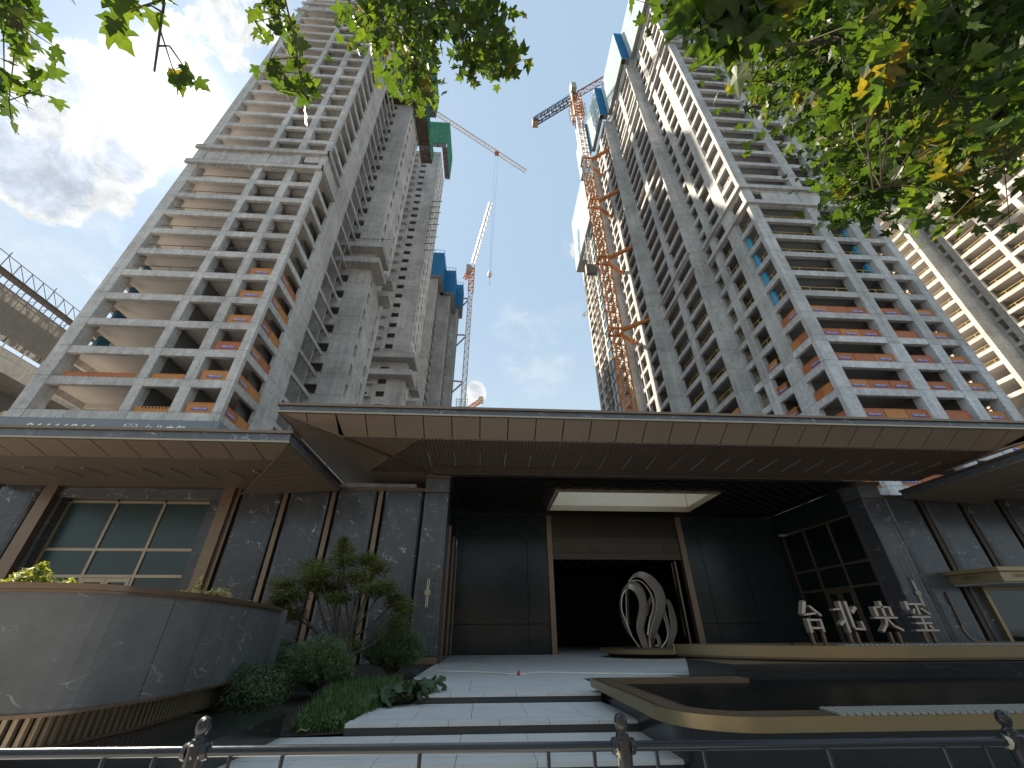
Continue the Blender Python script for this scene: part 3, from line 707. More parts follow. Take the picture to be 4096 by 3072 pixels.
for z in zC:
    for y0, y1 in ((51.7, 52.6), (45.5, 50.6), (40.0, 44.75), (34.8, 39.2)):
        one(CT, 'side_beam', M['conC'], 93.4, y0, z-.75, 93.8, y1, z)
    one(CT, 'side_beam', M['conC'], 90.0, 53.7, z-.75, 90.4, 58.6, z)
    MB().prism([(93.8, 30), (97.5, 30), (97.5, 64), (90.4, 64), (90.4, 53.3), (93.8, 53.3)], z-.15, z-.03).build('floor_slab', M['slab'], CT)
    if 40 < z < 110:
        for yy, w in ((48, 5.0), (42.4, 4.6)): grail(94.1, yy, z, w, pi/2, 2, CT)
        grail(90.7, 56.1, z, 4.6, pi/2, 2, CT)

# ---------------------------------------------------------------- rear tower of the right row (behind the orange crane)
RB = thing('apartment_tower', (34, 72, 0), 'distant sunlit tower with blue windows and a dark hoist, left of the orange mast', 'tower')
zB = [3*k for k in range(6, 35)]
topB = 103
XB = 28.2
for y0, y1 in ((71, 71.6), (74.6, 75.2), (78.2, 79.0), (82.0, 82.7), (85.6, 86.3), (89.0, 89.9)):
    one(RB, 'column', M['conC'], XB, y0, 0, XB+.6, y1, topB)
one(RB, 'inner_wall', M['inner'], 31.0, 71.2, 0, 31.3, 89.7, topB); one(RB, 'end_wall', M['conC'], XB+.61, 89.3, 0, 44, 89.8, topB); one(RB, 'street_wall', M['conC'], XB+.61, 71.0, 0, 44, 71.4, topB)
for z in zB:
    for j, (y0, y1) in enumerate(((71.6, 74.6), (75.2, 78.2), (79.0, 82.0), (82.7, 85.6), (86.3, 89.0))):
        one(RB, 'floor_beam', M['conC'], XB+.02, y0, z-.75, XB+.4, y1, z)
        if j in (0, 1): one(RB, 'window', M['glassB'], XB+.2, y0, z, XB+.26, y1, z+2.24)
S = thing('perforated_screen', (27, 71, 103), 'cyan perforated screen wrapping the distant tower top left of the orange mast', 'scaffold screen', 'perforated cyan screens on the right row')
me = MB().box(0, .03, 0, .05, 1.97, 22).mesh('screen_panel', M['netC'])
for i in range(10): inst('screen_panel', me, S, (27.0, 71.2+i*2.0, 102.6))
MB().box(26.95, 71.2, 102.3, 28.1, 91.2, 102.55).build('platform', M['conDark'], S); MB().box(25.4, 82.2, 96.0, 27.6, 87.0, 96.4).build('landing_platform', M['conDark'], S); MB().box(25.4, 82.2, 96.41, 25.45, 87.0, 102).build('landing_screen', M['netC'], S)
HO = thing('construction_hoist', (26.6, 77.4, 0), 'dark lattice hoist mast with cage climbing the distant tower', 'hoist')
hb = MB()
for dx in (0, .8):
    for dy in (0, .8): hb.bar((26.4+dx, 77.0+dy, 0), (26.4+dx, 77.0+dy, 101), .13)
for i in range(67): hb.bar((26.4, 77.0, i*1.5), (27.2, 77.0, i*1.5+1.5), .09); hb.bar((26.4, 77.0, i*1.5), (26.4, 77.8, i*1.5+1.5), .09)
hb.build('mast', M['steelpole'], HO, kind='stuff'); MB().box(25.0, 75.8, 84.0, 27.9, 77.0, 87.2).build('cage', M['steelpole'], HO)
for z in (40, 52, 64, 76, 90): MB().bar((27.2, 77.4, z), (28.2, 77.0, z), .12).bar((27.2, 77.0, z), (28.2, 76.0, z), .12).build('wall_tie', M['steelpole'], HO)

# ---------------------------------------------------------------- low building at the left edge
LB = thing('scaffolded_building', (-66, 48, 0), 'low scaffolded concrete building at the left edge wrapped in grey netting', 'building')
one(LB, 'roof_slab', M['conC'], -74, 26, 29.0, -60.0, 78, 31.6)
one(LB, 'lower_wall', M['inner'], -74, 26, 0, -64.5, 78, 29.0)
one(LB, 'upper_wall', M['conDark'], -74, 26, 31.6, -63, 78, 33.2)
for i in range(16): one(LB, 'railing_post', M['whiteS'], -60.2, 27+i*2.4, 31.6, -60.1, 27.1+i*2.4, 33.6)
MB().box(-60.08, 26, 33.0, -60.04, 78, 38.2).build('netting', M['netGrey'], LB)
MB().box(-61.6, 26, 33.0, -61.56, 78, 38.6).build('netting', M['netGrey'], LB)
sc_ = MB()
for i in range(34):
    y = 26+i*1.55
    sc_.bar((-60.3, y, 33), (-60.3, y, 41.8+(i % 4 == 0)*.6), .07); sc_.bar((-61.5, y, 33), (-61.5, y, 40.4), .07)
    sc_.bar((-60.3, y, 38.3+.0), (-60.3, y+1.55, 39.9), .05); sc_.bar((-60.3, y, 41.7), (-60.3, y+1.55, 39.95), .05)
    if i % 2: sc_.bar((-60.2, y, 33), (-60.2, y+3.1, 38), .05); sc_.bar((-60.2, y+3.1, 33), (-60.2, y, 38), .05)
for z in (34.6, 36.2, 37.9, 38.3, 40.0, 41.8): sc_.bar((-60.3, 26, z), (-60.3, 78, z), .14 if z == 40.0 else .07)
sc_.build('scaffold_poles', M['steelpole'], LB, kind='stuff')
one(LB, 'working_deck', M['steelpole'], -61.4, 26, 39.85, -60.3, 78, 39.95)
for j, (zz, dx) in enumerate(((24.5, 0), (20.5, .6), (16.5, .2))):
    one(LB, 'ledge', M['conDark'], -64.5, 26, zz, -61-dx, 78, zz+.35)
    for q in range(9):
        sx = .5+RND.random()*.5
        MB().lathe((-62-dx, 28+q*4.3+RND.random()*2, zz+.35), [(.05, 0), (sx, .05), (sx*.95, .6), (sx*.6, 1.1), (.1, 1.25)], 7).build('debris_sack', M['cream'] if q % 3 else M['inner'], LB)

# ================================================================== CRANES
def lattice(b, p, q, w, n, up=Vector((0, 0, 1)), t=.11, tri=False):
    """square (or triangular) lattice boom between p and q"""
    p, q = Vector(p), Vector(q); d = (q-p).normalized(); s = d.cross(up)
    if s.length < .05: s = d.cross(Vector((0, 1, 0)))
    s.normalize(); u = s.cross(d)
    offs = [s*-w/2+u*-w/2, s*w/2+u*-w/2, s*w/2+u*w/2, s*-w/2+u*w/2] if not tri else [s*-w/2, s*w/2, u*w*.9]
    m_ = len(offs)
    for o in offs: b.bar(p+o, q+o, t*1.35)
    for i in range(n):
        a = p+(q-p)*(i/n); c = p+(q-p)*((i+1)/n)
        for k in range(m_):
            o1, o2 = offs[k], offs[(k+1) % m_]
            b.bar(a+o1, c+o2, t*.75) if i % 2 else b.bar(a+o2, c+o1, t*.75)
            b.bar(a+o1, a+o2, t*.75)
    return b
# orange crane beside the right tower
OC = thing('tower_crane', (21.5, 54.2, 0), 'orange tower crane with pale upper mast standing against the right tower', 'crane')
lattice(MB(), (21.5, 54.2, 0), (21.5, 54.2, 92), 1.75, 52, Vector((0, 1, 0)), .15).build('mast', M['orangeS'], OC)
lattice(MB(), (21.5, 54.2, 92), (21.5, 54.2, 118), 1.75, 15, Vector((0, 1, 0)), .15).build('upper_mast', M['whiteS'], OC, label='paler upper mast section')
lattice(MB(), (21.5, 54.2, 118), (21.5, 54.2, 130), 2.5, 7, Vector((0, 1, 0)), .20).build('climbing_frame', M['orangeS'], OC)
lattice(MB(), (22.3, 53.7, 131.2), (38, 44.0, 131.2), 1.5, 10, t=.14, tri=True).build('jib', M['redS'], OC)
lattice(MB(), (20.5, 54.85, 130.4), (10.8, 61.3, 130.4), 1.6, 10, t=.16).build('counter_jib', M['darkS'], OC)
MB().box(10.2, 60.5, 128.9, 11.8, 62.2, 131.2).build('counterweight', M['ballast'], OC)
MB().box(20.6, 53.2, 130.3, 22.2, 55.0, 131.0).build('slewing_platform', M['darkS'], OC)
MB().box(20.2, 52.0, 131.2, 21.7, 53.6, 134.2).build('cab', M['cabgrey'], OC)
hr = MB()
for a, c in (((10.8, 60.6, 132.3), (20.5, 54.0, 132.3)), ((10.8, 62.2, 132.3), (20.5, 55.7, 132.3))):
    hr.bar(a, c, .06)
    for t in range(7): pp = Vector(a).lerp(Vector(c), t/6); hr.bar(pp, pp-Vector((0, 0, 1.5)), .05)
for z in (119, 121.5, 124):
    for sx in (-2.0, 2.0):
        hr.bar((21.5+sx, 52.9, z), (21.5+sx, 55.5, z), .07); hr.bar((21.5+sx, 52.9, z+1.1), (21.5+sx, 55.5, z+1.1), .06); hr.bar((21.5+sx, 52.9, z), (21.5+sx, 52.9, z+1.1), .06); hr.bar((21.5+sx*.5, 52.9, z), (21.5+sx, 52.9, z), .06)
hr.build('walkway_rails', M['steelpole'], OC, kind='stuff')
for z in (28, 46, 64, 82, 98):
    tb = MB()
    lattice(tb, (22.4, 53.4, z), (26.3, 50.9, z+.3), .34, 6, t=.09); lattice(tb, (22.4, 53.9, z), (26.3, 51.2, z+.4), .3, 6, t=.08); lattice(tb, (22.4, 54.8, z), (26.3, 57.3, z), .34, 6, t=.09)
    tb.box(20.3, 53.0, z-.2, 22.7, 53.3, z+.2).box(20.3, 55.1, z-.2, 22.7, 55.4, z+.2).box(20.3, 53.3, z-.2, 20.6, 55.1, z+.2).box(22.4, 53.3, z-.2, 22.7, 55.1, z+.2)
    tb.build('wall_tie', M['orangeS'], OC)
# pale crane in the gap
PC = thing('tower_crane', (-8.9, 118, 0), 'pale luffing tower crane in the middle of the gap with raised jib', 'crane')
lattice(MB(), (-8.9, 118, 0), (-8.9, 118, 116), 1.5, 70, Vector((0, 1, 0)), .16).build('mast', M['whiteS'], PC)
lattice(MB(), (-8.9, 118, 116), (-8.9, 118, 130), 1.9, 8, Vector((0, 1, 0)), .22).build('upper_mast', M['orangeS'], PC, label='orange head of the mast')
lattice(MB(), (-8.6, 117, 131), (-2.1, 104.5, 153.5), 1.3, 22, t=.14).build('jib', M['whiteS'], PC)
MB().box(-11.2, 117, 126.5, -9.4, 119.4, 130.5).build('counterweight', M['cabgrey'], PC)
lattice(MB(), (-9.2, 118.4, 130.6), (-11.9, 120.6, 125.5), 1.2, 4, t=.2).build('counter_jib', M['orangeS'], PC)
for z in (74, 94, 112):
    tb = MB(); lattice(tb, (-9.7, 117.4, z), (-13.2, 119.2, z+1.4), .3, 5, t=.1); lattice(tb, (-9.7, 118.4, z), (-13.2, 122.5, z-1.2), .3, 5, t=.1)
    tb.build('wall_tie', M['whiteS'], PC)
# long jib reaching in from the left
JC = thing('tower_crane', (-48, 78, 0), 'red and white crane jib reaching from behind the left tower with trolley and long rope', 'crane')
lattice(MB(), (-48, 78.7, 0), (-48, 78.7, 193), 2.0, 60, Vector((0, 1, 0)), .2).build('mast', M['whiteS'], JC)
lattice(MB(), (-48, 78.7, 195), (14.5, 114.9, 195), 1.75, 52, t=.155, tri=True).build('jib', M['whiteS'], JC)
MB().bar((-48, 78.7, 196.8), (14.5, 114.9, 196.8), .28).build('top_chord', M['redS'], JC)
MB().box(-1.0, 105.6, 193.9, .9, 107.4, 194.8).build('trolley', M['redS'], JC)
MB().bar((-.9, 106.2, 193.9), (-1.55, 106.2, 117), .065).bar((.5, 106.5, 193.9), (-1.15, 106.5, 117), .065).build('hoist_rope', M['steelpole'], JC)
MB().lathe((-1.43, 106.3, 112), [(.13, 0), (.65, .8), (.85, 1.8), (.5, 3.1), (.15, 4.4)], 8).bar((-1.43, 106.3, 112.1), (-1.3, 106.3, 108.2), .16).build('hook_block', M['whiteS'], JC)
SC = thing('tower_crane', (-10.5, 160, 0), 'small sunlit crane counter jib poking above the entrance roof edge', 'crane')
lattice(MB(), (-11.5, 160, 84.5), (-3.4, 160, 91.4), 1.5, 8, t=.2).build('counter_jib', M['orangeS'], SC)
lattice(MB(), (-11.5, 160, 0), (-11.5, 160, 84), 1.8, 40, Vector((0, 1, 0)), .2).build('mast', M['orangeS'], SC)
MB().box(-5.2, 159.2, 89.3, -3.0, 160.8, 92.4).build('counterweight', M['cream'], SC)
LC = thing('tower_crane', (40, 130, 0), 'tiny white crane jib tip left of the distant sunlit tower', 'crane')
lattice(MB(), (37.3, 127, 113.5), (42.5, 128, 119.5), .9, 6, t=.12).build('jib', M['whiteS'], LC); lattice(MB(), (42.5, 128, 0), (42.5, 128, 119), 1.6, 40, Vector((0, 1, 0)), .15).build('mast', M['whiteS'], LC)
RC = thing('tower_crane', (50.2, 33.2, 0), 'orange lattice crane mast right of the right tower, glimpsed through its corner bays', 'crane')
lattice(MB(), (50.2, 33.2, 0), (50.2, 33.2, 74), 1.7, 44, Vector((0, 1, 0)), .15).build('mast', M['orangeS'], RC)
lattice(MB(), (50.2, 33.2, 74), (60.5, 40.5, 92), 1.3, 12, t=.14).build('jib', M['redS'], RC)
# ================================================================== PAVILION
TZ = .45
def fin_wall(parent, xs, mat, y=20.0, z0=TZ, z1=7.44, fin='bronze'):
    """marble panels with rolled edges between dark slots, a bronze fin in each slot"""
    for a, b in zip(xs[:-1], xs[1:]):
        l, r = min(a, b)+.20, max(a, b)-.20
        one(parent, 'wall_panel', mat, l+.26, y, z0, r-.26, y+.12, z1)
        for s_, e in ((-1, l), (1, r)):
            poly = [(e-s_*.252, y), (e-s_*.12, y+.012), (e-s_*.03, y+.06), (e, y+.16), (e, y+.34), (e-s_*.252, y+.34)]
            MB().prism(poly, z0, z1).build('edge_panel', mat, parent)
    for x in xs:
        one(parent, 'bronze_fin', M[fin], x-.10, y+.02, z0, x+.10, y+.5, z1)
def window_grid(parent, frame_mat, glass_mat, axis, const, a, zz, t=.07, d=.14, door=None, sgn=1):
    """glazed bay: outer lists of mullion positions and transom heights; every pane and bar a part"""
    def bx(u0, u1, q0, q1, e0, e1):
        return MB().box(u0, const+e0*sgn, q0, u1, const+e1*sgn, q1) if axis == 'x' else MB().box(const+e0*sgn, u0, q0, const+e1*sgn, u1, q1)
    for u in a: bx(u-t, u+t, zz[0], zz[-1], -d/2, d/2).build('mullion', frame_mat, parent)
    for q in zz:
        for u0, u1 in zip(a[:-1], a[1:]): bx(u0+t, u1-t, q-t, q+t, -d/2+.004, d/2-.004).build('transom', frame_mat, parent)
    for u0, u1 in zip(a[:-1], a[1:]):
        for q0, q1 in zip(zz[:-1], zz[1:]): bx(u0+t, u1-t, q0+t, q1-t, -.015, .015).build('pane', glass_mat, parent)
    if door:
        (u0, u1, q0, q1) = door; um = (u0+u1)/2
        for l, r in ((u0+t+.01, um-.01), (um+.01, u1-t-.01)):
            D_ = bx(l, l+.14, q0, q1, -.09, -.018); D_.v += []; 
            o = D_.build('door_leaf', frame_mat, parent)
            bx(r-.14, r, q0, q1, -.09, -.018).build('door_leaf', frame_mat, parent); bx(l+.14, r-.14, q1-.16, q1, -.09, -.018).build('door_leaf', frame_mat, parent)

def canopy(parent, x0, x1, y0, yb, zt, ze, xi0, xi1, yi, zi, zb, step, x_first, hipx=(None, None), ybl=None, ribs=True, left_hip=True, right_hip=True, lights=(16.9, 18.4), rib_to=19.5):
    """overhanging roof: marble fascia with bronze lips, sloping panels and ribbed flat soffit.
    outer edge x0..x1 at y0 height ze, inner soffit starts at yi with height zi and runs to yb height zb"""
    cp = MB().box(x0+.05, y0+.05, ze+.11, x1-.05, yb, zt-.13).build('canopy', M['conDark'], parent)
    n = max(1, round((x1-x0)/2.3)); s = (x1-x0)/n
    for i in range(n): one(cp, 'fascia_stone', M['marble2'], x0+i*s+.006, y0, ze+.07, x0+(i+1)*s-.006, y0+.045, zt-.10)
    one(cp, 'top_lip', M['bronze'], x0-.08, y0-.09, zt-.10, x1+.08, yb, zt)
    one(cp, 'bottom_lip', M['bronzeL'], x0-.03, y0-.03, ze, x1+.03, y0+.06, ze+.068)
    for xe, sg in ((x0, 1), (x1, -1)):
        for i in range(4):
            q0 = y0+.05+(yb-y0-.05)*i/4; q1 = y0+.05+(yb-y0-.05)*(i+1)/4
            one(cp, 'fascia_stone', M['marble2'], xe, q0+.004, ze+.07, xe+sg*.045, q1-.004, zt-.10)
        one(cp, 'bottom_lip', M['bronzeL'], xe-.03*sg, y0+.06, ze, xe+.06*sg, yb, ze+.068)
    # sloping front panels
    xs = [x_first+step*i for i in range(int((x1-x_first)/step)+1)]
    xs = [x for x in xs if x0+.2 < x < x1-.2]
    def fx(t, x):   # clip by the hips: at depth fraction t the row runs from a to b
        return x
    cells = list(zip([x0]+xs, xs+[x1]))
    for a, b in cells:
        at, bt = max(a, xi0), min(b, xi1)
        if left_hip and b <= xi0:
            yy = lambda x: y0+.07+(yi-y0-.07)*(x-x0)/(xi0-x0); zz = lambda x: ze+(zi-ze)*(x-x0)/(xi0-x0)
            if a <= x0: MB().add([(a+.1, y0+.07, ze), (b-.02, y0+.07, ze), (b-.02, yy(b), zz(b))], [(0, 1, 2)]).build('soffit_panel', M['soffit'], cp)
            else: MB().quadslab((a+.02, yy(a), zz(a)), (b-.02, yy(b), zz(b)), (b-.02, y0+.07, ze), (a+.02, y0+.07, ze), .03).build('soffit_panel', M['soffit'], cp)
            continue
        if right_hip and a >= xi1:
            yy = lambda x: y0+.07+(yi-y0-.07)*(x1-x)/(x1-xi1); zz = lambda x: ze+(zi-ze)*(x1-x)/(x1-xi1)
            MB().quadslab((a+.02, yy(a), zz(a)), (b-.02, max(yy(b), y0+.09), zz(b)), (b-.02, y0+.07, ze), (a+.02, y0+.07, ze), .03).build('soffit_panel', M['soffit'], cp)
            continue
        at = a if a > xi0 else max(a, xi0) if left_hip else a
        bt = b if b < xi1 else min(b, xi1) if right_hip else b
        MB().quadslab((at+.02, yi, zi), (bt-.02, yi, zi), (b-.02, y0+.07, ze), (a+.02, y0+.07, ze), .03).build('soffit_panel', M['soffit'], cp)
    # side slopes
    for use, xe, xi, sg, hx_, ye in ((left_hip, x0, xi0, 1, hipx[0], ybl or yb), (right_hip, x1, xi1, -1, hipx[1], yb)):
        if not use: continue
        n = 10; hz = lambda q: xi if (hx_ is None or q < yi) else xi+(hx_-xi)*(q-yi)/(yb-yi)
        for i in range(n):
            q0 = y0+.1+(ye-y0-.1)*i/n; q1 = y0+.1+(ye-y0-.1)*(i+1)/n-.03
            p0 = min(1.0, (q0-y0)/(yi-y0)); p1 = min(1.0, (q1-y0)/(yi-y0))
            c = [(xe+sg*.07, q0, ze), (xe+sg*.07, q1, ze), (xe+(hz(q1)-xe)*p1, q1, ze+(zi-ze)*p1-(.012 if hx_ else 0)), (xe+(hz(q0)-xe)*p0, q0, ze+(zi-ze)*p0-(.012 if hx_ else 0))]
            if sg < 0: c = c[::-1]
            MB().quadslab(*c, .03).build('side_soffit_panel', M['soffit'], cp)
    # flat soffit: backing board, ribs in strips, pale slots
    xa, xb = xi0, xi1
    MB().quadslab((xa, yb, zb+.03), (xb, yb, zb+.03), (xb, yi+.01, zi+.03), (xa, yi+.01, zi+.03), .03).build('soffit_board', M['soffit'], cp)
    if ybl: MB().quadslab((xi0, ybl, zi), (-3.2, ybl, zi), (-3.2, yb+.01, zb+.03), (xi0, yb+.01, zb+.03), .03).build('soffit_board', M['soffit'], cp); MB().box(x0+.05, yb+.01, ze+.11, -3.2, ybl, zt-.13).build('canopy_rear', M['conDark'], cp); one(cp, 'bottom_lip', M['bronzeL'], x0-.03, yb+.01, ze, x0+.06, ybl, ze+.068); one(cp, 'fascia_stone', M['marble2'], x0, yb+.01, ze+.07, x0+.045, ybl, zt-.10); one(cp, 'top_lip', M['bronze'], x0-.08, yb+.01, zt-.10, -3.2, ybl, zt)
    if ribs:
        b = MB(); nr = int((xb-xa)/.142)
        for i in range(nr):
            x = xa+.05+i*.142
            ya = yi+.03
            if left_hip and ribs == 'hip':
                ya = max(ya, yi+(rib_to-yi)*max(0, 1-(x-xa)/3.0)); 
                if ya > rib_to-.1: continue
            z_ = lambda y: zi+(zb-zi)*(y-yi)/(yb-yi)
            b.add([(x, ya, z_(ya)+.03), (x+.07, ya, z_(ya)+.03), (x+.07, rib_to, z_(rib_to)+.03), (x, rib_to, z_(rib_to)+.03), (x, ya, z_(ya)-.035), (x+.07, ya, z_(ya)-.035), (x+.07, rib_to, z_(rib_to)-.035), (x, rib_to, z_(rib_to)-.035)],
                  [(4, 7, 6, 5), (0, 4, 5, 1), (1, 5, 6, 2), (2, 6, 7, 3), (3, 7, 4, 0)])
        b.build('soffit_ribs', M['rib'], cp, kind='stuff')
    z_ = lambda y: zi+(zb-zi)*(y-yi)/(yb-yi)
    for x in [xs[0]+step*i for i in range(40)]:
        if xa+.6 < x < xb-.4 and (not left_hip or ribs != 'hip' or x > xa+3.1):
            MB().add([(x-.022, lights[0], z_(lights[0])-.05), (x+.022, lights[0], z_(lights[0])-.05), (x+.022, lights[1], z_(lights[1])-.05), (x-.022, lights[1], z_(lights[1])-.05),
                      (x-.022, lights[0], z_(lights[0])), (x+.022, lights[0], z_(lights[0])), (x+.022, lights[1], z_(lights[1])), (x-.022, lights[1], z_(lights[1]))],
                     [(0, 1, 2, 3), (0, 4, 5, 1), (1, 5, 6, 2), (2, 6, 7, 3), (3, 7, 4, 0)]).build('lamp_slot', M['lighttrim'], cp)
    return cp

# ---- left wing
LW = thing('marble_wing', (-14, 21, 0), 'dark marble wing left of the portico with big teal window and low brown canopy', 'building')
fin_wall(LW, [-11.91, -9.67, -7.42, -5.18, -2.93], M['marble'])
fin_wall(LW, [-20.65, -22.9, -25.1, -27.4, -29.6, -31.8], M['marble'])
for x0, x1 in ((-20.55, -20.0), (-12.5, -12.0)): one(LW, 'pilaster', M['bronze'], x0, 19.86, TZ, x1, 20.5, 7.44)
one(LW, 'stone_lintel', M['marble2'], -19.98, 20.12, 6.98, -12.52, 20.5, 7.44)
one(LW, 'stone_jamb', M['marble'], -19.98, 20.14, TZ, -19.80, 20.75, 6.975); one(LW, 'stone_jamb', M['marble'], -13.12, 20.14, TZ, -12.52, 20.75, 6.975)
W1 = MB().box(-19.80, 20.5, TZ, -13.12, 20.56, .55).build('window', M['bronzeL'], LW)
window_grid(W1, M['bronzeL'], M['glassT'], 'x', 20.6, [-19.73, -17.56, -15.4, -13.2], [.6, 3.68, 4.77, 6.9], .06, .14, door=(-17.56, -15.4, .6, 3.60))
for zz, pr in ((7.445, .06), (7.52, .10)): one(LW, 'wall_trim', M['bronze'], -32, 20-pr, zz, -3.06, 20.4, zz+.055)
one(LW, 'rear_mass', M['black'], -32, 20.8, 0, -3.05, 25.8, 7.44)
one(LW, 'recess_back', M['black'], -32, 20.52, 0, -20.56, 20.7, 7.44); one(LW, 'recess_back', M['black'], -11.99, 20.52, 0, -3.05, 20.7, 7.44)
canopy(LW, -22.4, -7.2, 14.0, 19.89, 7.80, 7.36, -22.3, -8.1, 15.14, 7.12, 7.42, 1.11, -21.79, hipx=(None, -11.7), ribs=False, left_hip=False, right_hip=True, lights=(16.6, 17.9), rib_to=19.8)
one(LW, 'roof', M['conDark'], -31.8, 19.9, 7.60, -3.5, 25.7, 7.78)
# ---- right wing
RW = thing('marble_wing', (30, 21, 0), 'dark marble wing right of the portico with bronze curved inlay and small doorway', 'building')
fin_wall(RW, [20.47, 22.6, 24.9, 27.1, 29.4, 31.6, 33.8], M['marble'], fin='bronzeD')
for zz, pr in ((7.445, .06), (7.52, .10)): one(RW, 'wall_trim', M['bronze'], 20.39, 20-pr, zz, 36, 20.4, zz+.055)
one(RW, 'rear_mass', M['black'], 20.4, 20.8, 0, 36, 25.8, 7.44); one(RW, 'recess_back', M['black'], 20.4, 20.52, 0, 36, 20.7, 7.44)
canopy(RW, 21.65, 37.0, 14.0, 19.89, 7.80, 7.36, 22.6, 36.9, 15.14, 7.12, 7.42, 1.11, 22.2, hipx=(26.2, None), ribs=False, left_hip=True, right_hip=False, lights=(16.6, 17.9), rib_to=19.8)
ip = [(21.42+.0, 3.05)]+[(21.42, 3.05-q*.25) for q in range(1, 6)]+[(21.42+.0, 1.7), (21.46, 1.45), (21.56, 1.25), (21.75, 1.12), (22.0, 1.06), (22.4, 1.05)]
b = MB()
for (xa, za), (xb, zb) in zip(ip[:-1], ip[1:]): b.bar((xa, 19.975, za), (xb, 19.975, zb), .05, .13)
b.build('curved_inlay', M['bronze'], RW)
one(RW, 'skirting', M['bronze'], 20.5, 19.93, .75, 22.9, 19.99, 1.02)
# small doorway with its own canopy
KD = thing('side_doorway', (25, 19, TZ), 'small bronze canopied doorway with dark glass doors at the far right of the wall', 'doorway')
one(KD, 'door_frame', M['gold'], 23.2, 19.80, TZ, 23.36, 19.985, 3.27); one(KD, 'door_frame', M['gold'], 23.361, 19.80, 3.12, 29, 19.985, 3.27)
for x0, x1 in ((23.37, 25.4), (25.42, 27.4)): one(KD, 'door_pane', M['glassD'], x0, 19.88, TZ, x1, 19.92, 3.11)
MB().tube([(25.25, 19.70, 1.6), (25.25, 19.70, 2.35)], .02, 6).bar((25.25, 19.70, 1.66), (25.25, 19.88, 1.66), .025).bar((25.25, 19.70, 2.3), (25.25, 19.88, 2.3), .025).build('door_handle', M['lighttrim'], KD)
MB().tube([(25.55, 19.70, 1.6), (25.55, 19.70, 2.35)], .02, 6).bar((25.55, 19.70, 1.66), (25.55, 19.88, 1.66), .025).bar((25.55, 19.70, 2.3), (25.55, 19.88, 2.3), .025).build('door_handle', M['lighttrim'], KD)
hx = [(21.7, 19.98), (22.3, 18.0), (28.0, 18.0), (28.6, 19.98)]
MB().prism(hx, 3.74, 3.90).build('canopy_rim', M['gold'], KD)
MB().prism([(21.95, 19.98), (22.48, 18.16), (27.8, 18.16), (28.3, 19.98)], 3.34, 3.739).build('canopy_band', M['gold'], KD)
MB().prism([(22.05, 19.97), (22.56, 18.26), (27.7, 18.26), (28.2, 19.97)], 3.28, 3.339).build('canopy_underside', M['lighttrim'], KD)
me = text_mesh('台北央玺', .17, .006, M['bronze'])
for x in (23.0, 24.6): inst('lettering', me, KD, (x, 18.155, 3.50), (pi/2, 0, 0))
inst('lettering', me, KD, (22.02, 19.45, 3.50), (pi/2, 0, -atan2(1.82, .53)))

# ---- portico
PT = thing('entrance_portico', (8.7, 22, TZ), 'tall dark entrance portico with broad bronze canopy, skylight and open gate', 'building')
for x0, x1, s in ((-3.03, -1.86, 1), (19.2, 20.38, -1)):
    c = MB().box(x0, 19.75, .69, x1, 20.95, 7.36).build('column', M['marble'], PT, bevel=.05)
    one(c, 'column_head', M['marble2'], x0+.01, 19.76, 7.42, x1-.01, 20.94, 8.02); one(c, 'head_band', M['bronze'], x0-.012, 19.735, 7.362, x1+.012, 20.96, 7.418)
    one(c, 'cap_trim', M['bronze'], x0-.05, 19.68, 8.022, x1+.05, 21.0, 8.10); one(c, 'cap_trim', M['bronze'], x0-.09, 19.64, 8.102, x1+.09, 21.0, 8.17)
    one(c, 'column_base', M['bronze'], x0-.012, 19.73, TZ, x1+.012, 20.97, .688)
    xm = (x0+x1)/2-.0
    for q in (x0+.09, x1-.22): one(c, 'inlay_line', M['bronze'], q, 19.738, .70, q+.016, 19.749, 7.35)
    pl = MB(); r = .135; zt = 4.48; pts = [(xm-r, .85)]+[(xm-r, 1.5), (xm-r, zt)]+[(xm-r*cos(pi*k/8), zt+r*sin(pi*k/8)) for k in range(1, 8)]+[(xm+r, zt), (xm+r, .95), (xm+r+.1, .84), (xm+.42, .83)]
    for (xa, za), (xb, zb) in zip(pts[:-1], pts[1:]): pl.bar((xa, 19.742, za), (xb, 19.742, zb), .014, .012)
    pl.build('pill_inlay', M['bronze'], c)
    sn = MB()
    for q in (-.065, 0, .065): sn.bar((xm+q, 19.70, 2.33), (xm+q, 19.70, 3.66), .016)
    for zz in (2.42, 3.52): sn.box(xm-.10, 19.68, zz, xm+.10, 19.72, zz+.03)
    SN = sn.build('wall_lamp', M['bronze'], c.parent)
    MB().add([(xm+.13*cos(2*pi*k/24), 19.655, 2.99+.13*sin(2*pi*k/24)) for k in range(24)]+[(xm+.13*cos(2*pi*k/24), 19.74, 2.99+.13*sin(2*pi*k/24)) for k in range(24)],
             [tuple(range(24)), tuple(range(24, 48))[::-1]]+[(k, 24+k, 24+(k+1) % 24, (k+1) % 24) for k in range(24)]).build('lamp_disc', M['bronzeL'], SN)
    for q in (-.035, .035):
        for za, zb in ((2.46, 2.85), (3.13, 3.50)): MB().tube([(xm+q, 19.675, za), (xm+q, 19.675, zb)], .014, 8).build('lamp_tube', M['tube'], SN)
canopy(PT, -8.2, 24.6, 14.5, 19.6, 9.22, 8.84, -5.88, 22.4, 15.5, 8.30, 8.19, 1.132, -7.17, ybl=25.5, ribs='hip', left_hip=True, right_hip=True, rib_to=19.35)
one(PT, 'soffit_trim', M['bronzeL'], -1.8, 19.36, 8.155, 19.1, 19.46, 8.19)
one(PT, 'soffit_trim', M['bronze'], -2.6, 18.48, 8.185, 20.2, 18.54, 8.235)
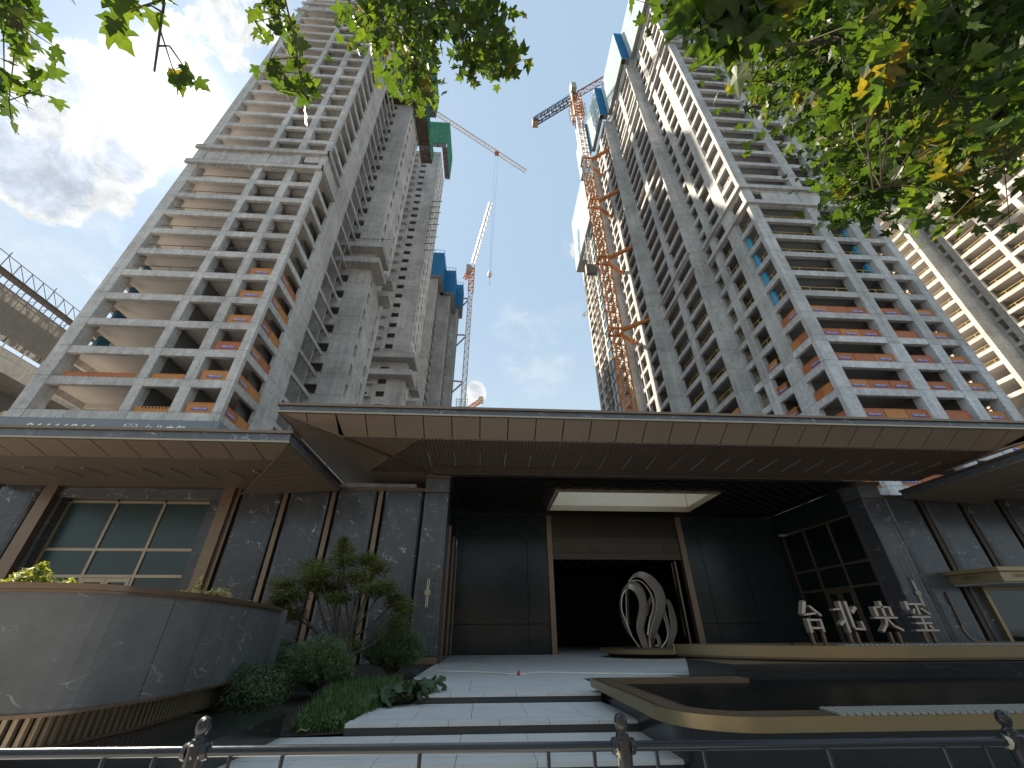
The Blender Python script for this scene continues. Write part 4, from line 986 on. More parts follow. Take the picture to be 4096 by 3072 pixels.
for i, (xa, ya, xb, yb) in enumerate(((-5.88, 15.5, -2.7, 19.5), (22.4, 15.5, 19.9, 19.5))):
    MB().bar((xa, ya, 8.27), (xb, yb, 8.17), .09, .05).build('hip_trim', M['bronze'], PT)
    MB().bar((-8.15 if i == 0 else 24.55, 14.55, 8.83), (xa, ya, 8.28), .07, .04).build('hip_trim', M['bronze'], PT)
# ceiling void and shaft
for a in ((-1.85, 19.62, 19.2, 21.6), (-1.85, 25.4, 19.2, 27.2), (-1.85, 21.601, 3.8, 25.399), (12.75, 21.601, 19.2, 25.399)):
    one(PT, 'ceiling_board', M['ceil'], a[0], a[1], 8.12, a[2], a[3], 8.2)
one(PT, 'roof', M['conDark'], -3, 19.62, 8.9, 20.4, 21.45, 9.2); one(PT, 'roof', M['conDark'], -3, 25.6, 8.9, 20.4, 40, 9.2)
one(PT, 'roof', M['conDark'], -3, 21.46, 8.9, 3.6, 25.59, 9.2); one(PT, 'roof', M['conDark'], 12.95, 21.46, 8.9, 20.4, 25.59, 9.2)
one(PT, 'shaft_wall', M['cream'], 3.8, 25.42, 8.02, 12.75, 25.5, 11.2); one(PT, 'shaft_wall', M['cream'], 12.77, 21.6, 8.02, 12.85, 25.4, 11.2); one(PT, 'shaft_wall', M['cream'], 3.7, 21.6, 8.02, 3.78, 25.4, 11.2); one(PT, 'shaft_wall', M['cream'], 3.8, 21.5, 8.21, 12.75, 21.58, 9.3)
rb = MB()
for i in range(88): rb.box(3.83+i*.1015, 25.385, 8.30, 3.83+i*.1015+.058, 25.419, 11.2)
rb.build('shaft_ribs', M['cream'], PT, kind='stuff')
one(PT, 'skylight_frame', M['bronzeL'], 3.7, 25.32, 7.96, 12.85, 25.384, 8.27); one(PT, 'skylight_frame', M['bronzeL'], 12.70, 21.6, 7.96, 12.766, 25.319, 8.27); one(PT, 'skylight_frame', M['bronzeL'], 3.785, 21.6, 7.96, 3.85, 25.319, 8.27); one(PT, 'skylight_frame', M['bronzeL'], 3.7, 21.52, 7.99, 12.85, 21.58, 8.2)
# fish-scale ceiling tiles
tm = MB().add([(-.40, 0, 0), (-.2, .2, -.02), (0, .30, -.05), (.2, .2, -.02), (.40, 0, 0), (.2, -.2, -.075), (0, -.28, -.10), (-.2, -.2, -.075), (0, 0, -.085)],
              [(8, 1, 0), (8, 2, 1), (8, 3, 2), (8, 4, 3), (8, 5, 4), (8, 6, 5), (8, 7, 6), (8, 0, 7)]).mesh('ceiling_tile', M['ceil'])
cnt = 0; extra = MB()
for r in range(24):
    for q in range(27):
        x = -1.45+q*.8+(.4 if r % 2 else 0); y = 19.95+r*.31
        if x > 18.9 or (3.35 < x < 13.2 and 21.2 < y < 25.8): continue
        if cnt < 300: inst('ceiling_tile', tm, PT, (x, y, 8.115)); cnt += 1
        else: extra.add([(v.co.x+x, v.co.y+y, v.co.z+8.115) for v in tm.vertices], [tuple(p.vertices) for p in tm.polygons])
extra.build('ceiling_tiles', M['ceil'], PT, kind='stuff')
# alcove walls
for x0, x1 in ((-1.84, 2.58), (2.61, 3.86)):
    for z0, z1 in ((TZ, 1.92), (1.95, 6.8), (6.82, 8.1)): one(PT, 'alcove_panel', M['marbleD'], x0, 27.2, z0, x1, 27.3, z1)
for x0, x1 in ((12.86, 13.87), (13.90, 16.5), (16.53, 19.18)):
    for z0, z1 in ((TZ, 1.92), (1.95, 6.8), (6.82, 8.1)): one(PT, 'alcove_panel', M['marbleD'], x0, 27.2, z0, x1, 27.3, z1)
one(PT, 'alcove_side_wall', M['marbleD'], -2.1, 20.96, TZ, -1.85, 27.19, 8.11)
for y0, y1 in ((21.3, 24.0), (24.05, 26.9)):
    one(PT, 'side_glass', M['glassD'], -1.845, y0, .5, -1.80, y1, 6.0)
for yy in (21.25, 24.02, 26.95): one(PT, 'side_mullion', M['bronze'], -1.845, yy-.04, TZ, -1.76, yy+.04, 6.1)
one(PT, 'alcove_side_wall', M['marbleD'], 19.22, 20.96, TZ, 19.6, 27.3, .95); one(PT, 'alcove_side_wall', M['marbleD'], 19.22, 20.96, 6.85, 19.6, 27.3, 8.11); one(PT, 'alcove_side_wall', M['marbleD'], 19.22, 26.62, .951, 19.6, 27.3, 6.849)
W2 = MB().box(19.19, 20.955, .90, 19.24, 26.6, .96).build('window', M['bronze'], PT)
window_grid(W2, M['bronze'], M['glassD'], 'y', 19.25, [20.75, 22.62, 24.63, 26.55], [.95, 3.5, 4.57, 6.76], .055, .14, door=(22.62, 24.63, .95, 3.42))
MB().box(18.75, 26.0, 6.7, 19.1, 26.3, 6.8).build('spot_lamp', M['lighttrim'], PT)
# gate
one(PT, 'gate_post', M['bronze'], 3.88, 27.05, TZ, 4.18, 27.5, 8.08); one(PT, 'gate_post', M['bronze'], 12.48, 27.05, TZ, 12.84, 27.5, 8.08)
lt = one(PT, 'gate_lintel', M['bronzeD'], 4.19, 27.22, 5.42, 12.47, 27.5, 6.72)
for z0, z1 in ((5.42, 5.5), (5.82, 5.90), (6.45, 6.52), (6.64, 6.72)): one(lt, 'lintel_rail', M['bronzeD'], 4.19, 27.16, z0, 12.47, 27.218, z1)
for x0, x1 in ((4.3, 5.35), (5.5, 6.6), (6.7, 10.05), (10.2, 11.25), (11.4, 12.4)): one(lt, 'lintel_panel', M['bronzeD'], x0, 27.18, 5.95, x1, 27.215, 6.41)
rb = MB()
for i in range(82): rb.box(4.2+i*.101, 27.3, 6.73, 4.2+i*.101+.055, 27.4, 8.1)
rb.build('header_ribs', M['bronzeD'], PT, kind='stuff'); one(PT, 'header_board', M['bronzeD'], 4.19, 27.401, 6.73, 12.47, 27.5, 8.1)
# hall behind the gate
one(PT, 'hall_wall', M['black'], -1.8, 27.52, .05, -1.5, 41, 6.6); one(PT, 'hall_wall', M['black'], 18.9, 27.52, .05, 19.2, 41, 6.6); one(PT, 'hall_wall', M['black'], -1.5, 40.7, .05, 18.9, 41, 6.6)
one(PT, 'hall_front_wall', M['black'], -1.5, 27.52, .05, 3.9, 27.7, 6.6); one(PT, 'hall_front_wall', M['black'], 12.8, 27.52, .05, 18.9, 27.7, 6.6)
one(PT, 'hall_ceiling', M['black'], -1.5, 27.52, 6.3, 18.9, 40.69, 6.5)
cf = MB().box(-.28, -.62, -.14, .28, .62, 0).mesh('ceiling_coffer', M['bronzeD'])
for r in range(7):
    for q in range(13): inst('ceiling_coffer', cf, PT, (2.5+q*1.0+(r % 2)*.5+(q % 3)*.12, 28.4+r*1.35, 6.298))
one(PT, 'hall_door_leaf', M['bronze'], 12.1, 27.55, TZ, 12.2, 31.5, 5.4); one(PT, 'hall_door_leaf', M['glassD'], 11.9, 27.6, TZ, 11.95, 31.0, 5.3)

# ================================================================== GROUND
st = lambda o: o.__setitem__('kind', 'structure')
o = MB().add([(-1500, -1500, -.02), (1500, -1500, -.02), (1500, 1500, -.02), (-1500, 1500, -.02)], [(0, 1, 2, 3)]).build('ground', M['asphalt']); st(o)
PV = MB().box(-40, 2.2, -.02, 45, 6.64, 0).build('pavement', M['paving']); st(PV)
def tiles(parent, x0, x1, y0, y1, z, sx, sy, name='paving_slab', th=.05):
    nx = max(1, round((x1-x0)/sx)); ny = max(1, round((y1-y0)/sy)); ax = (x1-x0)/nx; ay = (y1-y0)/ny
    me = MB().box(.004, .004, -th, ax-.004, ay-.004, 0).mesh(name, M['paving'])
    for i in range(nx):
        for j in range(ny): inst(name, me, parent, (x0+i*ax, y0+j*ay, z+RND.uniform(-.0015, .0015)))
tiles(PV, -6.4, 3.2, 3.4, 6.6, .012, .9, .62)
S1 = MB().box(-10, 6.66, -.02, 3.0, 8.4, .10).build('lower_step', M['riser']); st(S1)
tiles(S1, -3.3, 2.7, 6.94, 8.30, .15, .93, .68)
S2 = MB().prism([(-2.12, 8.33), (3.0, 8.33), (3.0, 10.5), (-1.2, 10.5), (-2.12, 8.6)], .101, .25).build('middle_step', M['riser']); st(S2)
tiles(S2, -2.08, 2.7, 8.62, 10.30, .30, .93, .84)
TE = MB().prism([(-1.3, 10.33), (2.9, 10.33), (2.9, 13.9), (6.4, 13.9), (6.4, 10.33), (40, 10.33), (40, 41), (-3.1, 41), (-3.1, 19.0), (-1.6, 14)], -.02, .40).build('terrace', M['riser']); st(TE)
tiles(TE, -1.27, 2.7, 10.62, 13.9, .45, .93, .82)
tiles(TE, -1.9, 8.3, 13.91, 20.0, .45, 1.28, 1.0)
tiles(TE, 8.3, 20, 13.91, 20.0, .45, 1.9, 2.0)
tiles(TE, -1.8, 19.2, 20.01, 27.1, .45, 1.75, 1.78)
one(TE, 'hall_floor', M['paving'], -1.5, 27.11, .4, 18.9, 40.7, .45)
one(TE, 'terrace_edge', M['paving'], 20.01, 13.91, .4, 36, 19.9, .45)
for par, x0, x1, yf, z in ((S1, -3.3, 2.7, 6.62, .15), (S2, -2.12, 2.7, 8.30, .30), (TE, -1.30, 2.7, 10.30, .45)):
    n = 6; s = (x1-x0)/n
    me = MB().box(.004, 0, -.05, s-.004, .31, 0).mesh('nosing', M['paving']); rm = MB().box(.003, .035, -.15, s-.003, .06, -.051).mesh('riser', M['riser'])
    for i in range(n): inst('nosing', me, par, (x0+i*s, yf, z)); inst('riser', rm, par, (x0+i*s, yf, z-.0))
o = MB().add([(-14, 8.0, .30), (-2.9, 8.31, .16), (-2.1, 8.34, .18), (-1.7, 10.3, .33), (-1.75, 14, .42), (-2.2, 19.6, .44), (-14, 19.9, .55)], [(0, 1, 2, 3, 4, 5, 6)]).build('planting_bed', M['soil']); st(o)
RDm = MB().box(-60, -9, -.019, 60, 2.18, -.012).build('road', M['asphalt']); st(RDm)
o = MB().box(-60, -26, -.019, 60, -9.02, .10).build('far_pavement', M['paving']); st(o)
# ---- curved planter wall
CW = thing('curved_planter_wall', (-5, 7, TZ), 'curved grey stone planter wall with bronze rim and slatted bronze foot', 'planter wall')
path = [(-10.5, 5.15), (-9.2, 5.28), (-8.0, 5.40), (-6.9, 5.48), (-5.9, 5.53), (-5.35, 5.54), (-4.95, 5.57), (-4.68, 5.68), (-4.50, 5.90), (-4.42, 6.20), (-4.33, 6.65), (-4.26, 7.15), (-4.30, 7.95), (-4.38, 8.9), (-4.52, 9.9), (-4.70, 10.8), (-4.90, 11.5)]
def smooth_path(p, n=4):
    out_ = []
    for i in range(len(p)-1):
        p0, p1, p2, p3 = p[max(i-1, 0)], p[i], p[i+1], p[min(i+2, len(p)-1)]
        for k in range(n):
            t = k/n
            out_.append(tuple(.5*((2*p1[d])+(-p0[d]+p2[d])*t+(2*p0[d]-5*p1[d]+4*p2[d]-p3[d])*t*t+(-p0[d]+3*p1[d]-3*p2[d]+p3[d])*t**3) for d in range(len(p1))))
    return out_+[tuple(p[-1])]
def offset(p, d):
    r = []
    for i in range(len(p)):
        a, b = Vector(p[max(i-1, 0)][:2]), Vector(p[min(i+1, len(p)-1)][:2]); t = (b-a).normalized(); r.append((p[i][0]-t.y*d, p[i][1]+t.x*d))
    return r
def ribbon(p, d0, d1, z0, z1):
    """solid strip along a plan path between two offsets"""
    a, c = offset(p, d0), offset(p, d1); n = len(p); b = MB()
    b.add([(x, y, z0) for x, y in a]+[(x, y, z1) for x, y in a]+[(x, y, z0) for x, y in c]+[(x, y, z1) for x, y in c],
          sum([[(i, i+1, n+i+1, n+i), (2*n+i+1, 2*n+i, 3*n+i, 3*n+i+1), (n+i, n+i+1, 3*n+i+1, 3*n+i), (i+1, i, 2*n+i, 2*n+i+1)] for i in range(n-1)], [])+[(0, n, 3*n, 2*n), (n-1, 3*n-1, 4*n-1, 2*n-1)])
    return b
sp = smooth_path(path, 4)
L = [0]
for a, b in zip(sp[:-1], sp[1:]): L.append(L[-1]+hypot(b[0]-a[0], b[1]-a[1]))
def sub(p, L, s0, s1):
    def at(s):
        for i in range(len(L)-1):
            if L[i+1] >= s: t = (s-L[i])/max(1e-6, L[i+1]-L[i]); return (p[i][0]+(p[i+1][0]-p[i][0])*t, p[i][1]+(p[i+1][1]-p[i][1])*t)
        return p[-1][:2]
    n = max(3, int((s1-s0)/.15)); return [at(s0+(s1-s0)*k/n) for k in range(n+1)]
cuts = [0, 2.6, 4.6, 6.97, 7.75, 8.5, 9.25, 10.0, 10.7, L[-1]]
for s0, s1 in zip(cuts[:-1], cuts[1:]):
    if s1 > s0+.1: ribbon(sub(sp, L, s0+.008, s1-.008), 0, .12, .80, 1.955).build('stone_panel', M['stone'], CW)
ribbon(sp, .125, .30, .81, 1.94).build('wall_core', M['black'], CW); ribbon(sp, .32, .36, .46, .80).build('foot_backing', M['black'], CW)
ribbon(sp, -.045, .34, 1.956, 2.02).build('rim', M['bronze'], CW, smooth=True); ribbon(sp, -.02, .20, 1.925, 1.954).build('rim_lip', M['bronze'], CW)
ribbon(sp, -.02, .10, .765, .80).build('foot_rail', M['bronze'], CW); 
base = offset(sp, .22)
bl = [0]
for a, b in zip(base[:-1], base[1:]): bl.append(bl[-1]+hypot(b[0]-a[0], b[1]-a[1]))
ribbon(base, -.05, .10, TZ+.002, TZ+.035).build('foot_rail', M['bronze'], CW)
nsl = int(bl[-1]/.088)
for i in range(nsl):
    q = sub(base, bl, i*.088, i*.088+.05); (xa, ya), (xb, yb) = q[0], q[-1]
    MB().bar((xa*.5+xb*.5, ya*.5+yb*.5, TZ+.036), (xa*.5+xb*.5, ya*.5+yb*.5, .764), .05, .05).build('slat', M['bronzeL'], CW) if i < 300 else None
MB().prism([(-4.90, 11.5), (-4.75, 11.55), (-8, 15), (-8.2, 14.8)], .4, 1.99).build('end_wall', M['stone'], CW)
ft = offset(sp, .30); MB().prism(ft+[(-11, 14)], .5, 1.80).build('planter_soil', M['soil'], CW)
# ---- low black stone block in front of it
BK = thing('stone_block', (-6, 7.2, .15), 'low black polished stone block with mitred corner in front of the curved planter', 'stone block')
MB().prism([(-11, 5.95), (-3.13, 5.95), (-3.06, 8.28), (-11, 8.28)], .15, .40).build('body', M['blackstone'], BK)
MB().prism([(-11, 5.93), (-3.52, 5.93), (-3.50, 7.95), (-11, 7.95)], .402, .447).build('top_slab', M['blackstone'], BK)
MB().prism([(-3.515, 5.93), (-3.11, 5.93), (-3.035, 8.30), (-3.49, 7.94)], .402, .45).build('edge_slab', M['blackstone'], BK)
MB().prism([(-11, 7.955), (-3.50, 7.955), (-3.06, 8.31), (-11, 8.31)], .402, .45).build('edge_slab', M['blackstone'], BK)
one(BK, 'paved_foot', M['paving'], -11, 5.2, .02, -3.3, 5.92, .30)
BANDS = [
    ([(8.11, 24.0, 0.81), (7.64, 24.0, 1.13), (7.26, 24.0, 1.69), (7.1, 24.0, 2.34), (7.15, 24.0, 2.89), (7.35, 24.0, 3.41), (7.7, 24.0, 3.76), (7.99, 24.0, 3.89), (8.34, 24.0, 3.77), (8.57, 24.0, 3.41), (8.63, 24.0, 2.98), (8.59, 24.0, 2.47), (8.43, 24.0, 2.06), (8.26, 24.0, 1.66), (8.3, 24.0, 1.34), (8.34, 24.0, 0.87)],
     [(7.69, 23.55, 0.84), (7.38, 23.55, 1.4), (7.2, 23.55, 1.97), (7.06, 23.55, 2.45), (7.1, 23.55, 2.89), (7.27, 23.55, 3.29), (7.52, 23.55, 3.49), (7.71, 23.55, 3.46), (7.97, 23.55, 3.23), (8.07, 23.55, 2.89), (8.02, 23.55, 2.51), (7.86, 23.55, 2.1), (7.76, 23.55, 1.73), (7.8, 23.55, 1.32), (7.94, 23.55, 0.89), (8.08, 23.55, 0.82)]),
    ([(7.94, 24.35, 3.91), (8.15, 24.35, 4.21), (8.63, 24.35, 4.4), (9.15, 24.35, 4.25), (9.53, 24.35, 3.91), (9.76, 24.35, 3.5), (9.81, 24.35, 3.0), (9.68, 24.35, 2.54), (9.4, 24.35, 2.07), (9.11, 24.35, 1.6), (8.87, 24.35, 1.18), (8.71, 24.35, 0.81)],
     [(7.73, 23.9, 3.84), (7.91, 23.9, 4.01), (8.23, 23.9, 4.12), (8.61, 23.9, 3.99), (8.88, 23.9, 3.66), (9.09, 23.9, 3.37), (9.13, 23.9, 3.03), (9.08, 23.9, 2.63), (8.86, 23.9, 2.14), (8.66, 23.9, 1.76), (8.48, 23.9, 1.31), (8.42, 23.9, 0.82)]),
    ([(7.96, 24.1, 3.92), (8.4, 24.1, 3.95), (8.82, 24.1, 3.65), (9.05, 24.1, 3.27), (9.16, 24.1, 2.76), (9.03, 24.1, 2.31), (8.75, 24.1, 1.87), (8.54, 24.1, 1.39), (8.45, 24.1, 0.87)],
     [(7.83, 23.8, 3.87), (8.23, 23.8, 3.92), (8.54, 23.8, 3.78), (8.8, 23.8, 3.39), (8.9, 23.8, 2.96), (8.84, 23.8, 2.57), (8.64, 23.8, 2.19), (8.49, 23.8, 1.81), (8.35, 23.8, 1.39)]),
    ([(10.09, 24.9, 3.09), (10.27, 24.9, 2.97), (10.39, 24.9, 2.56), (10.44, 24.9, 2.05), (10.35, 24.9, 1.57), (10.16, 24.9, 1.22), (9.92, 24.9, 0.84)],
     [(9.89, 24.5, 2.95), (9.97, 24.5, 2.6), (9.95, 24.5, 2.21), (9.94, 24.5, 1.87), (9.83, 24.5, 1.49), (9.7, 24.5, 1.17), (9.53, 24.5, 0.83)]),
    ([(9.75, 24.5, 2.55), (9.8, 24.5, 2.12), (9.83, 24.5, 1.66), (9.66, 24.5, 1.17), (9.27, 24.5, 0.8)],
     [(9.48, 24.2, 2.2), (9.56, 24.2, 1.87), (9.57, 24.2, 1.44), (9.41, 24.2, 1.12), (9.09, 24.2, 0.81)]),
    ([(8.05, 24.9, 3.57), (7.92, 24.9, 2.8), (7.84, 24.9, 1.94), (7.89, 24.9, 1.39)],
     [(7.8, 24.6, 3.54), (7.7, 24.6, 2.78), (7.64, 24.6, 1.94), (7.71, 24.6, 1.5)]),
    ([(8.87, 23.9, 1.52), (8.98, 23.9, 1.28), (9.0, 23.9, 1.0), (8.86, 23.9, 0.82), (8.67, 23.9, 0.85)],
     [(8.69, 23.7, 1.31), (8.78, 23.7, 1.16), (8.78, 23.7, 0.98), (8.69, 23.7, 0.92), (8.61, 23.7, 0.92)]),
    ([(9.11, 24.5, 3.18), (8.89, 24.5, 2.92), (8.75, 24.5, 2.49)],
     [(9.04, 24.3, 2.94), (8.83, 24.3, 2.6), (8.68, 24.3, 2.26)]),]
T1_BLOBS = [(3.26,1.4,4.61,.27,16),(3.7,1.14,4.44,.17,16),(2.52,.84,4.96,.23,16),(3.11,.7,4.97,.18,16),(2.2,.55,4.29,.26,16),(2.33,1.04,5.77,.26,16),(2.55,1.13,4.2,.27,16),(2.91,.69,4.31,.18,16),(1.7,.7,5.08,.23,16),(2.54,1.05,5.37,.22,16),(2.52,1.23,5.13,.17,16),(3.23,.51,4.8,.26,16),(2.1,1.04,4.25,.17,16),(2.36,1.0,4.99,.25,16),(2.74,1.09,3.65,.27,16),(2.88,1.4,4.02,.27,16),(2.48,.81,4.59,.18,16),(1.82,.92,5.58,.28,16),(2.13,.85,5.92,.22,16),(2.45,.87,5.09,.26,16),(2.19,.87,4.32,.27,16),(3.12,.64,4.85,.27,16),(2.62,1.15,3.92,.21,16),(2.68,1.32,5.51,.26,16),(3.2,.82,4.23,.25,16),(2.45,.84,4.76,.18,16),(3.28,.98,4.11,.2,16),(1.97,1.1,5.62,.26,16),(2.84,1.63,4.85,.24,16),(2.9,1.21,4.15,.24,16),(2.5,1.28,5.24,.24,16),(2.46,.92,3.99,.23,16),(2.92,1.53,4.57,.26,16),(2.7,1.43,4.98,.26,16),(4.88,2.91,7.2,.47,40),(3.52,1.42,5.59,.51,40),(5.49,1.46,6.27,.48,40),(5.03,1.19,7.25,.45,40),(4.77,1.53,6.65,.49,40),(3.52,1.46,4.88,.34,40),(3.57,1.7,5.7,.47,40),(4.02,.9,6.72,.36,40),(2.36,1.21,7.01,.35,40),(2.91,1.09,7.35,.4,40),(3.9,1.5,5.57,.53,40),(2.83,1.36,5.9,.51,40),(3.68,1.08,7.53,.32,40),(4.33,1.45,6.85,.54,40),(5.53,1.55,6.85,.46,40),(3.73,1.25,7.39,.44,40),(5.18,1.65,7.54,.3,40),(4.41,1.13,7.08,.52,40),(3.28,1.43,6.06,.37,40),(6.16,1.47,6.97,.53,40),(5.24,1.55,7.92,.42,40),(4.79,1.81,8.22,.42,40),(2.9,1.46,5.85,.46,40),(4.44,1.59,7.63,.51,40),(4.0,.98,5.77,.34,40),(5.2,1.12,6.24,.42,40),(5.17,1.95,6.72,.33,40),(4.64,1.22,6.41,.38,40),(3.62,1.86,6.73,.39,40),(3.62,1.24,4.91,.36,40),(3.72,1.09,4.74,.49,40),(4.52,2.07,7.09,.46,40),(4.21,2.27,5.67,.4,40),(4.14,.9,5.8,.51,40),(4.04,1.27,5.75,.5,40),(4.63,.9,6.22,.44,40),(3.31,1.16,5.78,.45,40),(3.83,.74,5.8,.5,40),(3.7,1.28,4.75,.48,40),(4.98,1.04,7.6,.35,40),(3.86,.89,6.04,.53,40),(3.92,1.27,7.38,.31,40),(2.71,1.25,7.85,.49,40),(4.46,.88,6.16,.38,40),(5.4,1.95,7.47,.39,40),(4.66,2.45,6.02,.46,40),(3.15,1.72,6.17,.49,40),(3.37,.95,6.15,.39,40),(4.9,1.16,7.05,.46,40),(2.85,1.37,7.83,.36,40),(4.45,1.25,5.52,.5,40),(3.23,1.69,8.99,.47,40),(3.89,1.52,8.79,.47,40),(4.83,1.01,6.73,.39,40),(3.54,1.68,7.48,.39,40),(4.21,1.37,8.06,.46,40),(5.61,1.61,6.94,.43,40),(5.01,1.94,6.86,.4,40),(2.26,.97,6.65,.31,40),(5.59,1.55,6.51,.3,40),(4.71,2.54,6.27,.41,40),(3.09,.88,6.02,.34,40),(4.52,1.89,7.92,.34,40),(2.76,1.22,6.18,.37,40),(2.63,1.41,5.65,.53,40),(4.66,1.78,5.9,.54,40),(4.24,2.44,7.25,.34,40),(2.57,.94,6.62,.32,40),(3.63,1.44,6.87,.37,40),(4.0,1.52,5.07,.36,40),(5.54,1.82,7.56,.3,40),(3.66,1.04,7.28,.55,40),(3.24,1.12,5.58,.32,40),(6.06,1.69,6.87,.31,40),(2.96,1.05,7.07,.32,40),(3.11,1.54,6.48,.31,40),(3.15,1.86,6.76,.43,40),(5.99,1.79,6.48,.35,40),(3.95,1.7,6.13,.46,40),(4.27,2.04,7.82,.36,40),(2.32,1.28,6.1,.49,40),(3.78,.96,5.32,.32,40),(3.04,1.12,7.13,.44,40),(3.47,1.24,7.98,.31,40),(2.98,1.43,6.87,.32,40),(4.34,1.62,7.57,.44,40),(5.74,1.82,6.23,.44,40),(4.66,2.47,6.54,.54,40),(4.24,1.6,5.34,.5,40),(2.77,.9,5.84,.34,40),(1.19,.81,4.18,.1,5,1.9),(1.04,.66,4.2,.12,5,1.9),(1.27,.71,4.25,.12,5,1.9),(1.2,.69,4.38,.15,5,1.9),(1.31,.68,4.3,.11,5,1.9),(1.42,.81,4.44,.15,5,1.9),(1.19,1.01,5.33,.16,8),(1.36,1.0,5.14,.19,8),(1.42,.87,5.19,.15,8),(1.18,.83,4.82,.14,8),(1.42,.95,5.12,.14,8),(1.34,.98,5.34,.19,8),(2.11,.88,4.08,.09,3,1.5),(1.96,.8,3.93,.09,3,1.5),(2.17,.88,4.24,.11,3,1.5),(2.05,.92,4.09,.08,3,1.5),(2.9,1.79,4.49,.19,14),(3.18,1.95,4.92,.22,14),(3.58,2.24,4.94,.22,14),(3.14,1.98,4.63,.21,14),(3.03,1.83,4.61,.16,14),(3.26,2.03,5.08,.23,14),(2.81,1.32,3.8,.13,6),(2.85,1.38,3.73,.16,6),(2.77,1.38,3.65,.14,6),(2.72,1.41,3.83,.13,6)]
T2_BLOBS = [(-.65,1.08,5.69,.14,15),(-.03,1.43,5.63,.13,15),(-.36,1.62,6.25,.16,15),(-.07,1.14,5.55,.15,15),(-.18,1.02,5.08,.18,15),(-.27,1.34,5.74,.17,15),(-.04,1.18,5.49,.18,15),(-1.15,1.24,5.91,.18,15),(-.99,1.3,6.0,.18,15),(-.89,1.79,5.96,.21,15),(-.11,1.17,5.11,.14,15),(-.82,1.01,5.18,.18,15),(-.21,1.88,6.61,.22,15),(-.84,.97,5.0,.14,15),(-.79,1.53,6.15,.19,15),(-1.11,1.41,5.83,.16,15),(-.75,1.57,5.75,.22,15),(-.22,1.45,5.43,.13,15),(-.66,1.49,6.31,.21,15),(-.71,1.31,5.85,.19,15),(-.18,1.36,5.46,.15,15),(-.1,1.17,5.01,.16,15),(-.9,1.07,5.02,.17,15),(-.62,1.44,4.94,.16,15),(-.19,1.25,6.47,.16,15),(-.63,1.38,5.88,.13,15),(-.53,1.17,5.04,.15,15),(.03,1.56,5.84,.13,15),(-.71,1.59,5.61,.18,15),(-.05,1.62,6.09,.12,15),(-.81,1.95,6.31,.21,15),(-.86,2.16,6.58,.14,15),(-.66,1.28,5.8,.15,15),(-.3,1.03,5.29,.17,15),(-1.29,1.61,6.49,.21,15),(-1.05,1.31,6.48,.22,15),(-.39,1.07,5.41,.21,15),(-.87,1.26,5.34,.2,15),(-.64,1.39,5.09,.17,15),(.05,1.29,5.05,.13,15),(-.36,1.28,5.63,.17,15),(-.82,1.34,5.32,.17,15),(-.27,1.2,5.89,.19,15),(-.72,1.52,6.02,.2,15),(-1.28,.93,4.5,.16,7),(-1.28,.96,4.53,.16,7),(-1.32,.94,4.67,.1,7),(-1.26,1.12,4.23,.1,5),(-1.18,1.06,4.3,.12,5),(-1.28,1.06,4.23,.11,5),(-1.11,1.14,4.06,.08,6),(-1.19,1.22,4.32,.09,6),(-1.4,.64,3.46,.09,4),(-1.27,.6,3.39,.11,4),(-1.31,.8,3.44,.06,2),(-1.18,.77,3.32,.05,2),(-2.67,1.01,4.44,.14,9),(-2.56,.97,4.26,.15,9),(-2.52,.83,4.17,.18,9),(-2.26,.89,3.96,.18,9),(-2.36,.85,4.14,.14,9),(-2.7,1.01,4.45,.17,9),(-2.43,1.04,3.8,.14,6),(-2.53,1.14,3.88,.11,6),(-2.39,1.11,3.73,.11,6)]
# ================================================================== WATER BASINS
def arc(cx, cy, r, a0, a1, n=8): return [(cx+r*cos(radians(a0+(a1-a0)*k/n)), cy+r*sin(radians(a0+(a1-a0)*k/n))) for k in range(n+1)]
LBN = thing('water_basin', (8, 8, 0), 'lower dark water basin with broad brass rim beside the entrance steps', 'water basin')
lp = [(5.6, 10.62), (4.5, 10.62), (3.4, 10.62)]+arc(2.42, 10.48, .14, 90, 180, 4)+[(2.28, 9), (2.29, 7.6)]+arc(3.25, 6.72, .98, 180, 270, 10)+[(4.5, 5.73), (8, 5.71), (14, 5.71), (22, 5.71), (34, 5.71)]
ribbon(lp, 0, .055, .53, .672).build('rim_face', M['gold'], LBN, smooth=True)
ribbon(lp, .056, .11, .53, .652).build('rim_groove', M['bronze'], LBN); ribbon(lp, .111, .38, .60, .668).build('rim_top', M['bronze'], LBN, smooth=True); ribbon(lp, .381, .40, .592, .676).build('rim_lip', M['bronze'], LBN)
inn = offset(lp, .40)
MB().prism(inn+[(34, 10.74), (5.6, 10.74)], .30, .59).build('water', M['water'], LBN)
ft = offset(lp, .27); tp = offset(lp, .20)
n = len(ft); b = MB(); b.add([(x, y, .0) for x, y in ft]+[(x, y, .529) for x, y in tp], [(i, i+1, n+i+1, n+i) for i in range(n-1)]+[tuple(range(n, 2*n))])
b.build('basin_wall', M['blackstone'], LBN)
tm1 = MB().box(-.034, -.02, 0, .034, .44, .028).mesh('comb_tooth', M['comb'])
for i in range(130): inst('comb_tooth', tm1, LBN, (4.15+i*.098, 5.73, .676), (0, 0, -.18))
one(LBN, 'waterfall_wall', M['blackstone'], 5.6, 10.75, 0, 34, 13.2, .88)
UBN = thing('water_basin', (14, 13, 0), 'upper dark water basin with brass rim carrying the four metal characters', 'water basin')
up = smooth_path([(34, 16.0), (20, 15.2), (10, 14.6), (6.2, 14.42), (5.80, 14.32), (5.78, 14.05), (6.0, 13.45), (6.5, 12.78), (7.2, 12.12), (8.0, 11.60), (8.9, 11.25), (9.8, 11.10), (11, 11.06), (16, 11.05), (34, 11.05)], 4)
